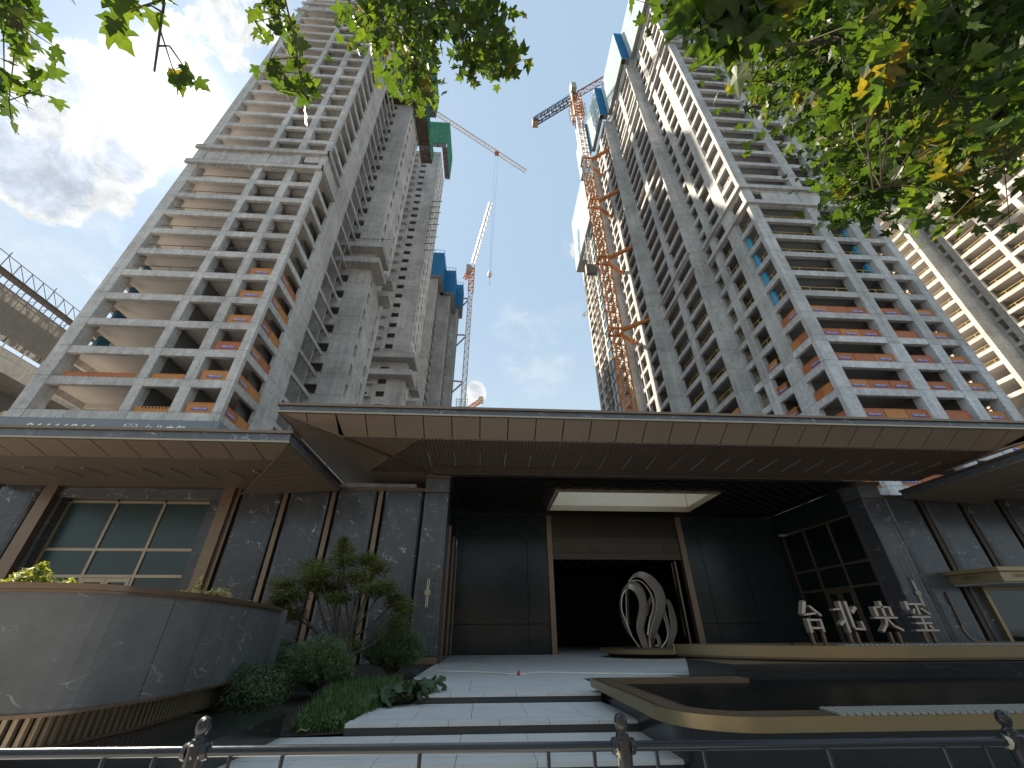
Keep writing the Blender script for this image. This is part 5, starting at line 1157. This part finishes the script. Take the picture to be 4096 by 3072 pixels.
ribbon(up, 0, .05, .95, 1.195).build('rim_face', M['gold'], UBN, smooth=True); ribbon(up, .051, .10, .95, 1.178).build('rim_groove', M['bronze'], UBN); ribbon(up, .101, .40, 1.10, 1.20).build('rim_top', M['bronze'], UBN, smooth=True)
MB().prism(offset(up, .40), 1.0, 1.15).build('water', M['water'], UBN)
MB().prism(offset(up, .06), .90, .949).build('underside', M['bronze'], UBN)
a, c = offset(up, .75), offset(up, .40); n = len(a); b = MB()
b.add([(x, y, .40) for x, y in a]+[(x, y, .90) for x, y in c], [(i, i+1, n+i+1, n+i) for i in range(n-1)]); b.build('basin_wall', M['blackstone'], UBN)
tm2 = MB().box(-.04, -.02, 0, .04, .36, .03).mesh('comb_tooth', M['comb'])
for i in range(110): inst('comb_tooth', tm2, UBN, (8.85+i*.118, 11.10 if i > 20 else 11.10+.17*((20-i)/20)**2, 1.202), (0, 0, -.18))
one(UBN, 'rear_kerb', M['bronze'], 8.4, 12.55, 1.151, 30, 12.8, 1.235)
# ---- four metal characters
CHARS = [('台', 8.62, .58, [((.36,1),(.10,.56),.17), ((.10,.55),(.72,.60),.09), ((.52,.84),(.97,.52),.10), ((.24,.44),(.24,-.02),.15), ((.84,.42),(.84,0),.12), ((.30,.385),(.80,.385),.09), ((.31,.13),(.78,.13),.09)], [.24, .8], 'arched square first character standing leftmost on the upper basin rim'),
         ('北', 9.58, .72, [((.34,1),(.34,-.02),.14), ((.0,.72),(.28,.74),.08), ((.08,.22),(.28,.36),.13), ((.58,1),(.58,.14),.14), ((.70,.62),(.93,.80),.16), ((.58,.10),(1.0,.08),.10), ((.96,.10),(.93,.34),.12)], [.34, .62], 'second character of two back to back uprights on the upper basin rim'),
         ('央', 10.68, .66, [((.17,.82),(.17,.50),.16), ((.26,.80),(.80,.80),.08), ((.82,.82),(.82,.50),.14), ((.0,.45),(1.0,.45),.09), ((.50,1),(.50,.50),.14), ((.48,.41),(.40,.20),.13), ((.40,.22),(.12,.0),.12), ((.54,.41),(.72,.18),.11), ((.72,.18),(1.04,.04),.11)], [.45, .8], 'third character with long crossbar and spread feet on the upper basin rim'),
         ('玺', 11.72, .64, [((.10,1),(.06,.70),.16), ((.18,.90),(.84,.90),.08), ((.50,.86),(.50,.56),.12), ((.34,.74),(.22,.58),.11), ((.66,.76),(.96,.56),.09), ((.08,.47),(.92,.47),.08), ((.14,.27),(.88,.27),.08), ((.0,.04),(1.05,.04),.08), ((.50,.43),(.50,.31),.12), ((.50,.23),(.50,.08),.12), ((.68,.20),(.82,.10),.10)], [.35, .75], 'fourth character of stacked bars standing rightmost on the upper basin rim')]
for ch, x0, w, strokes, legs, lab in CHARS:
    T = thing('sign_character', (x0+w/2, 12.3, 1.2), 'pale bronze '+lab, 'sign character', 'raised metal characters on the upper basin')
    for (a0, b0), (a1, b1), t in strokes:
        p = Vector((x0+a0*w, 0, 1.49+b0*.73)); q = Vector((x0+a1*w, 0, 1.49+b1*.73)); d = (q-p).normalized(); nn = Vector((-d.z, 0, d.x))*t*.26
        MB().add([(v.x, 12.2, v.z) for v in (p-nn, q-nn, q+nn, p+nn)]+[(v.x, 12.36, v.z) for v in (p-nn, q-nn, q+nn, p+nn)],
                 [(0, 1, 2, 3), (7, 6, 5, 4), (0, 4, 5, 1), (1, 5, 6, 2), (2, 6, 7, 3), (3, 7, 4, 0)]).build('stroke', M['sculpt'], T)
    for l in legs: MB().box(x0+l*w-.035, 12.24, 1.15, x0+l*w+.035, 12.33, 1.485).build('leg', M['bronze'], T)
# ================================================================== SCULPTURE
DSC = thing('sculpture', (8.28, 24.2, TZ), 'tall bronze sculpture of looping ribbons on a round brass plinth in the gateway', 'sculpture')
MB().lathe((8.28, 24.25, 0), [(2.15, .60), (2.27, .63), (2.30, .80), (2.22, .835)], 48).build('plinth', M['gold'], DSC, smooth=True)
MB().lathe((8.28, 24.25, 0), [(1.75, .45), (2.0, .598)], 40).build('plinth_foot', M['black'], DSC)
for o_, i_ in BANDS:
    po, pi_ = smooth_path(o_, 5), smooth_path(i_, 5); n = min(len(po), len(pi_)); b = MB()
    po = [Vector(v) for v in po[:n]]; pi_ = [Vector(v) for v in pi_[:n]]
    for v in po+pi_: v.z = max(v.z, .80)
    no = []
    for k in range(n):
        t = po[min(k+1, n-1)]-po[max(k-1, 0)]; w = pi_[k]-po[k]; nn = t.cross(w); no.append(nn.normalized()*.05 if nn.length > 1e-6 else Vector((0, .05, 0)))
    b.add([v for v in po]+[v for v in pi_]+[po[k]+no[k] for k in range(n)]+[pi_[k]+no[k] for k in range(n)],
          sum([[(k, k+1, n+k+1, n+k), (2*n+k+1, 2*n+k, 3*n+k, 3*n+k+1), (k+1, k, 2*n+k, 2*n+k+1), (n+k, n+k+1, 3*n+k+1, 3*n+k)] for k in range(n-1)], []))
    b.build('ribbon', M['sculpt'], DSC, smooth=True)
HS = thing('garden_hose', (1, 14.6, .47), 'pale garden hose with a red coupling lying across the terrace', 'hose')
hp = [(-1.49, 15.93), (-.91, 15.6), (-.27, 15.42), (.35, 14.95), (.74, 14.58), (1.05, 14.43), (1.25, 14.48), (1.40, 14.68), (1.84, 15.02), (2.5, 14.75), (3.25, 14.44), (4.85, 14.06), (6.1, 13.77)]
MB().tube([(x, y, .475) for x, y in smooth_path(hp, 5)], .024, 8).build('hose', M['hose'], HS, smooth=True)
MB().tube([(1.0, 14.45, .478), (1.1, 14.43, .478)], .036, 10).bar((1.05, 14.44, .48), (1.06, 14.45, .56), .03).build('coupling', M['red'], HS)
# ================================================================== STREET RAILING
RL = thing('street_railing', (1, 3.7, 0), 'dark metal street railing with chipped round topped posts in front of the steps', 'railing')
px = [-4.82, -1.89, 1.00, 3.93, 6.86]
zr = lambda x: .842-.0052*(x+3.1)
for a, c in zip(px[:-1], px[1:]):
    MB().tube([(a, 3.7, zr(a)), (c, 3.7, zr(c))], .029, 14).build('top_rail', M['rail'], RL, smooth=True)
    MB().tube([(a, 3.7, .16), (c, 3.7, .16)], .024, 10).build('bottom_rail', M['rail'], RL, smooth=True)
    for q in (.23, .57, 1.48, 2.36, 2.68):
        x = a+q; MB().tube([(x, 3.7, .16), (x, 3.7, zr(x)-.02)], .0135, 8).build('baluster', M['rail'], RL, smooth=True)
for x in px:
    z = zr(x)-.81
    p = MB().lathe((x, 3.7, z), [(.075, 0), (.085, .02), (.060, .06), (.050, .30), (.047, .62), (.052, .70), (.058, .80), (.060, .845), (.047, .855), (.045, .875), (.035, .882), (.030, .895), (.040, .91), (.0475, .935), (.044, .962), (.031, .983), (.012, .993)], 20).build('post', M['post'], RL, smooth=True)
    for s in (-1, 1):
        MB().tube([(x+s*.045, 3.7, zr(x)), (x+s*.075, 3.7, zr(x)), (x+s*.082, 3.7, zr(x))], [.052, .047, .040], 14).build('rail_collar', M['post'], RL, smooth=True)

# ================================================================== PLANTS
def leafcloud(blobs, size, seed, flat=.0, asp=.55, shell=.55, up=.3):
    """many small two-triangle leaves through ellipsoids (cx,cy,cz,rx,ry,rz,n)"""
    r = random.Random(seed); V = []; F = []
    for cx, cy, cz, rx, ry, rz, n in blobs:
        for _ in range(n):
            while True:
                d = Vector((r.gauss(0, 1), r.gauss(0, 1), r.gauss(0, 1)))
                if d.length > .01: break
            d.normalize(); k = shell+(1-shell)*r.random() if r.random() < .8 else r.random()
            bump_ = .88+.24*((sin(d.x*7+seed)+sin(d.y*9+d.z*6))*.25+.5)
            p = Vector((cx+d.x*rx*k*bump_, cy+d.y*ry*k*bump_, cz+d.z*rz*k*bump_))
            nrm = (d*(1-flat)+Vector((r.gauss(0, .5), r.gauss(0, .5), r.gauss(0, .5)+up))).normalized()
            if flat: nrm = Vector((r.gauss(0, .35), r.gauss(0, .35), 1)).normalized()
            t = nrm.cross(Vector((r.gauss(0, 1), r.gauss(0, 1), r.gauss(0, 1)))).normalized(); w = nrm.cross(t)
            s = size*(.6+.8*r.random()); b = len(V)
            V += [p-t*s*.5, p+w*s*asp*.5, p+t*s*.5+nrm*s*.12, p-w*s*asp*.5]; F += [(b, b+1, b+2), (b, b+2, b+3)]
    m_ = MB(); m_.add(V, F); return m_
def shrub(name, loc, label, cat, blobs, size, mat, seed, stems=None, group=None, **kw):
    T = thing(name, loc, label, cat, group)
    leafcloud(blobs, size, seed, **kw).build('foliage', mat, T, kind='stuff')
    sb = MB(); r = random.Random(seed)
    for b_ in blobs[:6]:
        sb.tube([loc, (loc[0]*.5+b_[0]*.5+r.uniform(-.1, .1), loc[1]*.5+b_[1]*.5, loc[2]*.45+b_[2]*.55), (b_[0], b_[1], b_[2]+b_[5]*.4)], [.02, .013, .005], 5)
    sb.build('stem', M['twig'], T)
    return T
shrub('boxwood_ball', (-4.0, 9.2, .32), 'clipped dark boxwood ball by the end of the black stone block', 'shrub', [(-4.02, 9.2, .66, .62, .60, .40, 4200), (-4.15, 9.25, .98, .10, .10, .12, 90), (-4.4, 9.25, .8, .3, .3, .25, 500)], .050, M['leafB'], 1)
def spiky(name, loc, label, c, rad, n, seed, mat):
    """juniper: upswept twigs with short needles clumps"""
    T = thing(name, loc, label, 'shrub'); r = random.Random(seed); fb = MB(); sb = MB()
    V = []; F = []
    for i in range(n):
        d = Vector((r.gauss(0, 1), r.gauss(0, 1), abs(r.gauss(.35, .75)))).normalized()
        tip = Vector((c[0]+d.x*rad[0], c[1]+d.y*rad[1], c[2]+d.z*rad[2]))*1.0; k = r.uniform(.75, 1.12)
        base_ = Vector(loc); tip = base_+(tip-base_)*k; mid = base_.lerp(tip, .5)+Vector((0, 0, .1))
        if i % 6 == 0: sb.tube([base_, mid, tip], [.012, .008, .003], 4)
        ax = (tip-mid).normalized()
        for q in range(34):
            t = r.uniform(.0, 1.05); p = mid.lerp(tip, t)+Vector((r.gauss(0, .035), r.gauss(0, .035), r.gauss(0, .035)))
            dr = (ax+Vector((r.gauss(0, .6), r.gauss(0, .6), r.gauss(0, .5)))).normalized(); w = dr.cross(Vector((r.gauss(0, 1), r.gauss(0, 1), r.gauss(0, 1)))).normalized()
            s = r.uniform(.045, .09); b = len(V); V += [p-w*s*.2, p+w*s*.2, p+dr*s]; F += [(b, b+1, b+2)]
    fb.add(V, F); fb.build('foliage', mat, T, kind='stuff'); sb.build('stem', M['twig'], T); return T
spiky('juniper_shrub', (-3.75, 11.5, .38), 'grey green feathery shrub in the middle of the planting bed behind the boxwood ball', (-3.75, 11.5, .70), (.70, .70, .70), 620, 21, M['leafJ'])
spiky('juniper_shrub', (-2.62, 14.5, .42), 'grey green feathery shrub close to the left portico column base', (-2.62, 14.5, .9), (.84, .80, .88), 620, 22, M['leafJ'])
shrub('dark_shrub', (-4.9, 12.6, .4), 'dark shaded shrub between the wall end and the maple', 'shrub', [(-5.05, 12.6, .95, .6, .6, .5, 1600), (-4.55, 12.9, .75, .5, .5, .4, 900)], .07, M['leafB'], 5)
shrub('golden_shrub', (-4.1, 15.2, .45), 'small yellow leaved shrub glimpsed behind the maple trunks', 'shrub', [(-4.1, 15.2, 1.15, .42, .3, .32, 420)], .10, M['leafY'], 6)
shrub('golden_shrub', (-7.6, 8.0, 1.8), 'bright golden dome shaped shrub on top of the curved planter wall, larger and leftmost', 'shrub', [(-7.62, 8.0, 2.18, .37, .35, .30, 900), (-7.8, 8.0, 2.08, .22, .25, .2, 260), (-7.55, 8.0, 2.46, .10, .1, .12, 90)], .085, M['leafY'], 7, group='golden shrubs on the planter wall')
shrub('golden_shrub', (-7.02, 8.0, 1.8), 'small low golden shrub on the planter wall right of the larger golden dome', 'shrub', [(-7.02, 8.0, 2.15, .24, .2, .16, 260)], .085, M['leafY'], 8, group='golden shrubs on the planter wall')
shrub('dry_plant', (-6.15, 10.0, 1.8), 'dry straw coloured plant with one taller shoot on the planter wall', 'plant', [(-6.15, 10, 2.20, .24, .2, .14, 110), (-6.12, 10, 2.42, .05, .05, .14, 16)], .13, M['leafD'], 9)
shrub('dry_plant', (-5.62, 10.0, 1.8), 'wide dry straw coloured plant on the planter wall near its right end', 'plant', [(-5.62, 10, 2.20, .30, .2, .15, 170), (-5.2, 10.4, 2.06, .10, .1, .06, 20)], .13, M['leafD'], 10)
# maple
MP = thing('maple_tree', (-3.85, 13.4, .40), 'multi stemmed small maple with layered olive foliage before the marble wall', 'tree')
MC = [(-5.75, 13.3, 2.70, .38, .5, .14), (-5.15, 13.6, 3.20, .45, .5, .16), (-4.35, 13.5, 3.68, .30, .4, .16), (-4.2, 13.4, 3.35, .45, .5, .16), (-3.3, 13.7, 3.20, .40, .5, .16), (-2.85, 13.2, 2.62, .38, .5, .14), (-2.35, 13.5, 2.10, .38, .5, .16), (-4.7, 13.0, 2.95, .55, .5, .16), (-3.7, 13.2, 2.90, .50, .5, .15), (-5.4, 13.1, 2.40, .45, .5, .13), (-3.2, 13.0, 2.55, .42, .5, .13), (-5.8, 13.4, 2.25, .30, .4, .12), (-4.55, 13.6, 2.62, .50, .5, .13), (-2.6, 13.8, 2.35, .35, .4, .14), (-5.2, 14.0, 2.80, .40, .4, .14), (-4.35, 13.3, 3.90, .14, .2, .12), (-5.3, 13.2, 1.95, .40, .4, .12), (-2.35, 13.2, 1.75, .32, .4, .13), (-3.6, 13.6, 3.45, .3, .4, .12), (-4.05, 13.0, 2.35, .35, .4, .10)]
leafcloud([(x, y, z, a, b_, c, int(1150*a/.4)) for x, y, z, a, b_, c in [(x, y, z, a*1.25, b_*1.2, c*1.9) for x, y, z, a, b_, c in MC]], .075, 31, flat=1, asp=.6, shell=.1).build('crown', M['leafM'], MP, kind='stuff')
rr = random.Random(3); st_ = MB()
for i, (x, y, z, a, b_, c) in enumerate(MC):
    j = Vector((-3.85+rr.uniform(-.25, .25), 13.4+rr.uniform(-.2, .2), .85+rr.uniform(0, .35))); k = j.lerp(Vector((x, y, z)), .5)+Vector((0, 0, -.10+rr.uniform(-.1, .1)))
    MB().tube(smooth_path([(-3.85, 13.4, .40), tuple(j), tuple(k), (x, y, z), (x+rr.uniform(-.3, .3), y, z+.12)], 3), [.035*(1-t/13)+.005 for t in range(13)], 6).build('branch' if i else 'trunk', M['bark'], MP, smooth=True)
# broad leaved plant
BP = thing('broad_leaf_plant', (-1.55, 10.55, .3), 'low plant of large round wilted leaves spilling over the step ends', 'plant')
lv = []
for i in range(7):
    for j in range(2): pass
lmv = [(0, 0, 0)]+[(.5*sin(2*pi*k/12)*(1 if k != 0 else .3), .5-.5*cos(2*pi*k/12), .07*cos(4*pi*k/12)-.05) for k in range(12)]
LMb = MB().add([(0, .42, .05)]+lmv[1:], [(0, 1+k, 1+(k+1) % 12) for k in range(12)]).mesh('leaf', M['leafP'])
for i in range(120):
    u = rr.random(); x = -1.95+1.0*u+rr.gauss(0, .13); y = 10.1+1.3*u*rr.random()+rr.gauss(0, .25); z = .42+.22*rr.random()+.10*u
    s = rr.uniform(.13, .27); inst('leaf', LMb, BP, (x, y, z), (rr.uniform(-1.2, -.1), rr.uniform(-.5, .5), rr.uniform(0, 6.28)), (s, s, s))
sb = MB()
for i in range(30): x = -1.95+rr.random()*1.0; sb.tube([(-1.55, 10.55, .25), (x, 10.1+rr.random()*1.0, .52)], .006, 4)
sb.build('stems', M['twig'], BP, kind='stuff')
# grass
V = []; F = []
for i in range(4200):
    v = rr.random()**.8; y = 8.40+v*4.2; x0 = -3.0-.1*v*4; x1 = -2.15+.35*min(1, v*2)-.25*max(0, v-.4)
    x = rr.uniform(x0, x1)
    h = rr.uniform(.10, .34)*(.45+.55*min(1, (y-8.3)*1.2)); a = rr.uniform(0, 6.28); l = rr.uniform(.05, .18); w = rr.uniform(.005, .011)
    zb = .17+.07*(y-8.3) if y < 10.3 else .33+.02*(y-10.3)
    p = Vector((x, y, zb)); dx = Vector((cos(a), sin(a), 0)); sx = Vector((-sin(a), cos(a), 0))*w
    b = len(V); V += [p-sx, p+sx, p+dx*l*.35+Vector((0, 0, h*.7))+sx*.8, p+dx*l*.35+Vector((0, 0, h*.7))-sx*.8, p+dx*l+Vector((0, 0, h))]; F += [(b, b+1, b+2, b+3), (b+3, b+2, b+4)]
MB().add(V, F).build('grass', M['leafG'], None, (-2.6, 9, .2), label='wispy green grass spilling down the planting bed beside the steps', category='grass', kind='stuff')
shrub('groundcover_weeds', (-2.9, 8.7, .18), 'small yellowing weeds at the front edge of the planting bed', 'weeds', [(-2.75, 8.55, .24, .35, .15, .10, 200), (-2.4, 8.6, .30, .3, .2, .12, 240), (-2.95, 8.9, .28, .15, .3, .14, 160), (-2.2, 9.3, .4, .2, .4, .12, 160)], .06, M['leafG'], 12)
MB().add([(-2.86, 8.36, .20), (-2.78, 8.34, .23), (-2.70, 8.37, .21), (-2.66, 8.40, .25), (-2.74, 8.44, .22), (-2.82, 8.42, .24)], [(0, 1, 5), (1, 2, 4, 5), (2, 3, 4)]).build('fallen_leaf', M['leafD'], None, (-2.76, 8.4, .2), label='curled dry fallen leaf at the corner of the black stone block', category='leaf')

# ---- plane trees whose boughs hang into the view
lobes = [(0, 0), (.10, -.03), (.30, -.06), (.46, .05), (.30, .13), (.33, .20), (.52, .34), (.56, .52), (.36, .44), (.22, .44), (.24, .60), (.12, .74), (0, 1.0)]
pl = lobes+[(-x, y) for x, y in lobes[1:-1]][::-1]
def leaf_mesh(seed):
    r = random.Random(seed); b = MB()
    fold = r.uniform(.05, .35); curl = r.uniform(-.25, .25)
    V = [(x*(1+r.uniform(-.06, .06)), y, abs(x)*fold+curl*y*y-.15*x*x) for x, y in pl]
    V.append((0, .35, curl*.12)); c = len(V)-1; n = len(pl)
    return b.add(V, [(c, i, (i+1) % n) for i in range(n)])
LM = [leaf_mesh(s) for s in range(5)]; LMM = [m_.mesh('leaf', M['leafA'], smooth=False) for m_ in LM]
def plane_tree(label, trunk, fork, limbs, blobs, extra, seed, nmax, s0=.13, s1=.23, lr=.075):
    T = thing('plane_tree', trunk, label, 'tree')
    MB().tube(smooth_path([trunk, (trunk[0]+.05, trunk[1], fork[2]*.5), fork], 4), [.24, .23, .22, .21, .2, .19, .18, .17, .16], 12).build('trunk', M['bark'], T, smooth=True)
    for lp_ in limbs: 
        q = smooth_path([fork]+lp_, 4); MB().tube(q, [lr*(1-k/len(q))+lr*.2+.002 for k in range(len(q))], 8).build('limb', M['bark'], T, smooth=True)
    r = random.Random(seed); allpts = [p for lp_ in limbs for p in smooth_path([fork]+lp_, 6)]
    tw = MB(); pos = []
    for x, y, z, rad, n, *big in blobs:
        c = Vector((x, y, z)); near_ = min(allpts, key=lambda p: (Vector(p)-c).length)
        tw.tube([near_, tuple(Vector(near_).lerp(c, .5)+Vector((r.uniform(-.05, .05), r.uniform(-.05, .05), .05))), tuple(c)], [.0045, .0035, .002], 5)
        for _ in range(n):
            p = c+Vector((r.gauss(0, rad*.55), r.gauss(0, rad*.55), r.gauss(0, rad*.5)))
            pos.append((p, r.uniform(s0, s1)*(big[0] if big else 1)))
            if _ % 3 == 0: tw.tube([tuple(c), tuple(p)], [.003, .002], 3)
    tw.build('twigs', M['twig'], T, kind='stuff')
    camp = Vector((0, 0, 1.5)); pos.sort(key=lambda t: -t[1]/(t[0]-camp).length)
    rest = MB()
    for i, (p, s) in enumerate(pos+[(Vector(e[:3])+Vector((r.gauss(0, .35), r.gauss(0, .35), r.gauss(0, .25))), r.uniform(s0, s1)) for e in extra for _ in range(e[3])]):
        e = Euler((r.gauss(-.5, .75), r.gauss(0, .6), r.uniform(0, 2*pi))); k = i % 5
        if i < nmax: inst('leaf', LMM[k], T, p, e, s)
        else:
            mt = Matrix.Translation(p) @ e.to_matrix().to_4x4() @ Matrix.Scale(s, 4); b = len(rest.v)
            rest.v += [tuple(mt @ Vector(v)) for v in LM[k].v]; rest.f += [tuple(b+q for q in f) for f in LM[k].f]
    rest.build('foliage', M['leafA'], T, kind='stuff')
    return T
plane_tree('plane tree whose dense leafy boughs fill the upper right corner', (4.6, -1.6, 0), (4.3, -1.2, 5.6),
           [[(3.7, 0, 5.6), (2.6, 1.0, 5.2), (1.2, 1.0, 4.8)], [(4.0, .2, 5.0), (3.2, 1.4, 4.4), (2.2, 1.3, 3.7)], [(4.4, .2, 6.2), (3.4, 1.4, 6.0), (2.2, 1.6, 5.8)], [(4.9, 0, 5.4), (4.4, 1.2, 4.6), (3.4, 1.4, 3.9)]],
           [(b_[0], b_[1], b_[2], b_[3], int(b_[4]*3.0))+b_[5:] for b_ in T1_BLOBS], [(3.5, -.5, 6.4, 120), (2.6, .2, 6.3, 110), (1.8, -.2, 6.2, 90), (4.6, -.8, 6.6, 120)], 41, 300, .066, .115, .013)
plane_tree('plane tree whose sparser twigs hang from the top centre and top left edge', (-3.4, -1.8, 0), (-3.1, -1.3, 5.4),
           [[(-2.2, -.2, 5.8), (-1.2, .8, 5.9), (-.6, 1.2, 5.6)], [(-2.4, -.2, 5.6), (-1.5, .5, 5.2), (-1.2, .9, 4.5), (-1.12, 1.15, 4.15)], [(-3.0, -.3, 5.2), (-2.6, .7, 4.6)], [(-1.9, 0, 4.9), (-1.4, .4, 4.2), (-1.22, .72, 3.2)]],
           [(b_[0], b_[1], b_[2], b_[3], int(b_[4]*1.5)) for b_ in T2_BLOBS], [(-2.5, -.8, 6.2, 70), (-1.5, -.2, 6.4, 70)], 42, 300, .066, .105, .006)

# ---- other side of the street (seen only as reflections in the polished stone)
OB = thing('street_building', (5, -26, 0), 'plain low terrace of houses across the street', 'building')
one(OB, 'front_wall', M['street'], -55, -28, 0, 65, -26, 9)
for i in range(24):
    for j in range(2): one(OB, 'window', M['glassD'], -53+i*4.9, -25.99, 1.6+j*3.6, -51.2+i*4.9, -25.9, 3.7+j*3.6)
for i, x in enumerate((-24, -15, -6.5, 4.5, 15, 26)):
    T = thing('plane_tree', (x, -7.5, 0), 'full crowned plane tree on the far kerb, '+['leftmost', 'second from left', 'third from left', 'third from right', 'second from right', 'rightmost'][i]+' of the row', 'tree', 'plane trees along the far kerb')
    MB().tube([(x, -7.5, 0), (x+.2, -7.5, 3), (x, -7.4, 6)], [.22, .18, .12], 8).build('trunk', M['bark'], T)
    leafcloud([(x, -7.5, 5.2, 3.6, 2.4, 2.2, 1200)], .42, 60+i, asp=.8, shell=.4).build('crown', M['leafB'], T, kind='stuff')
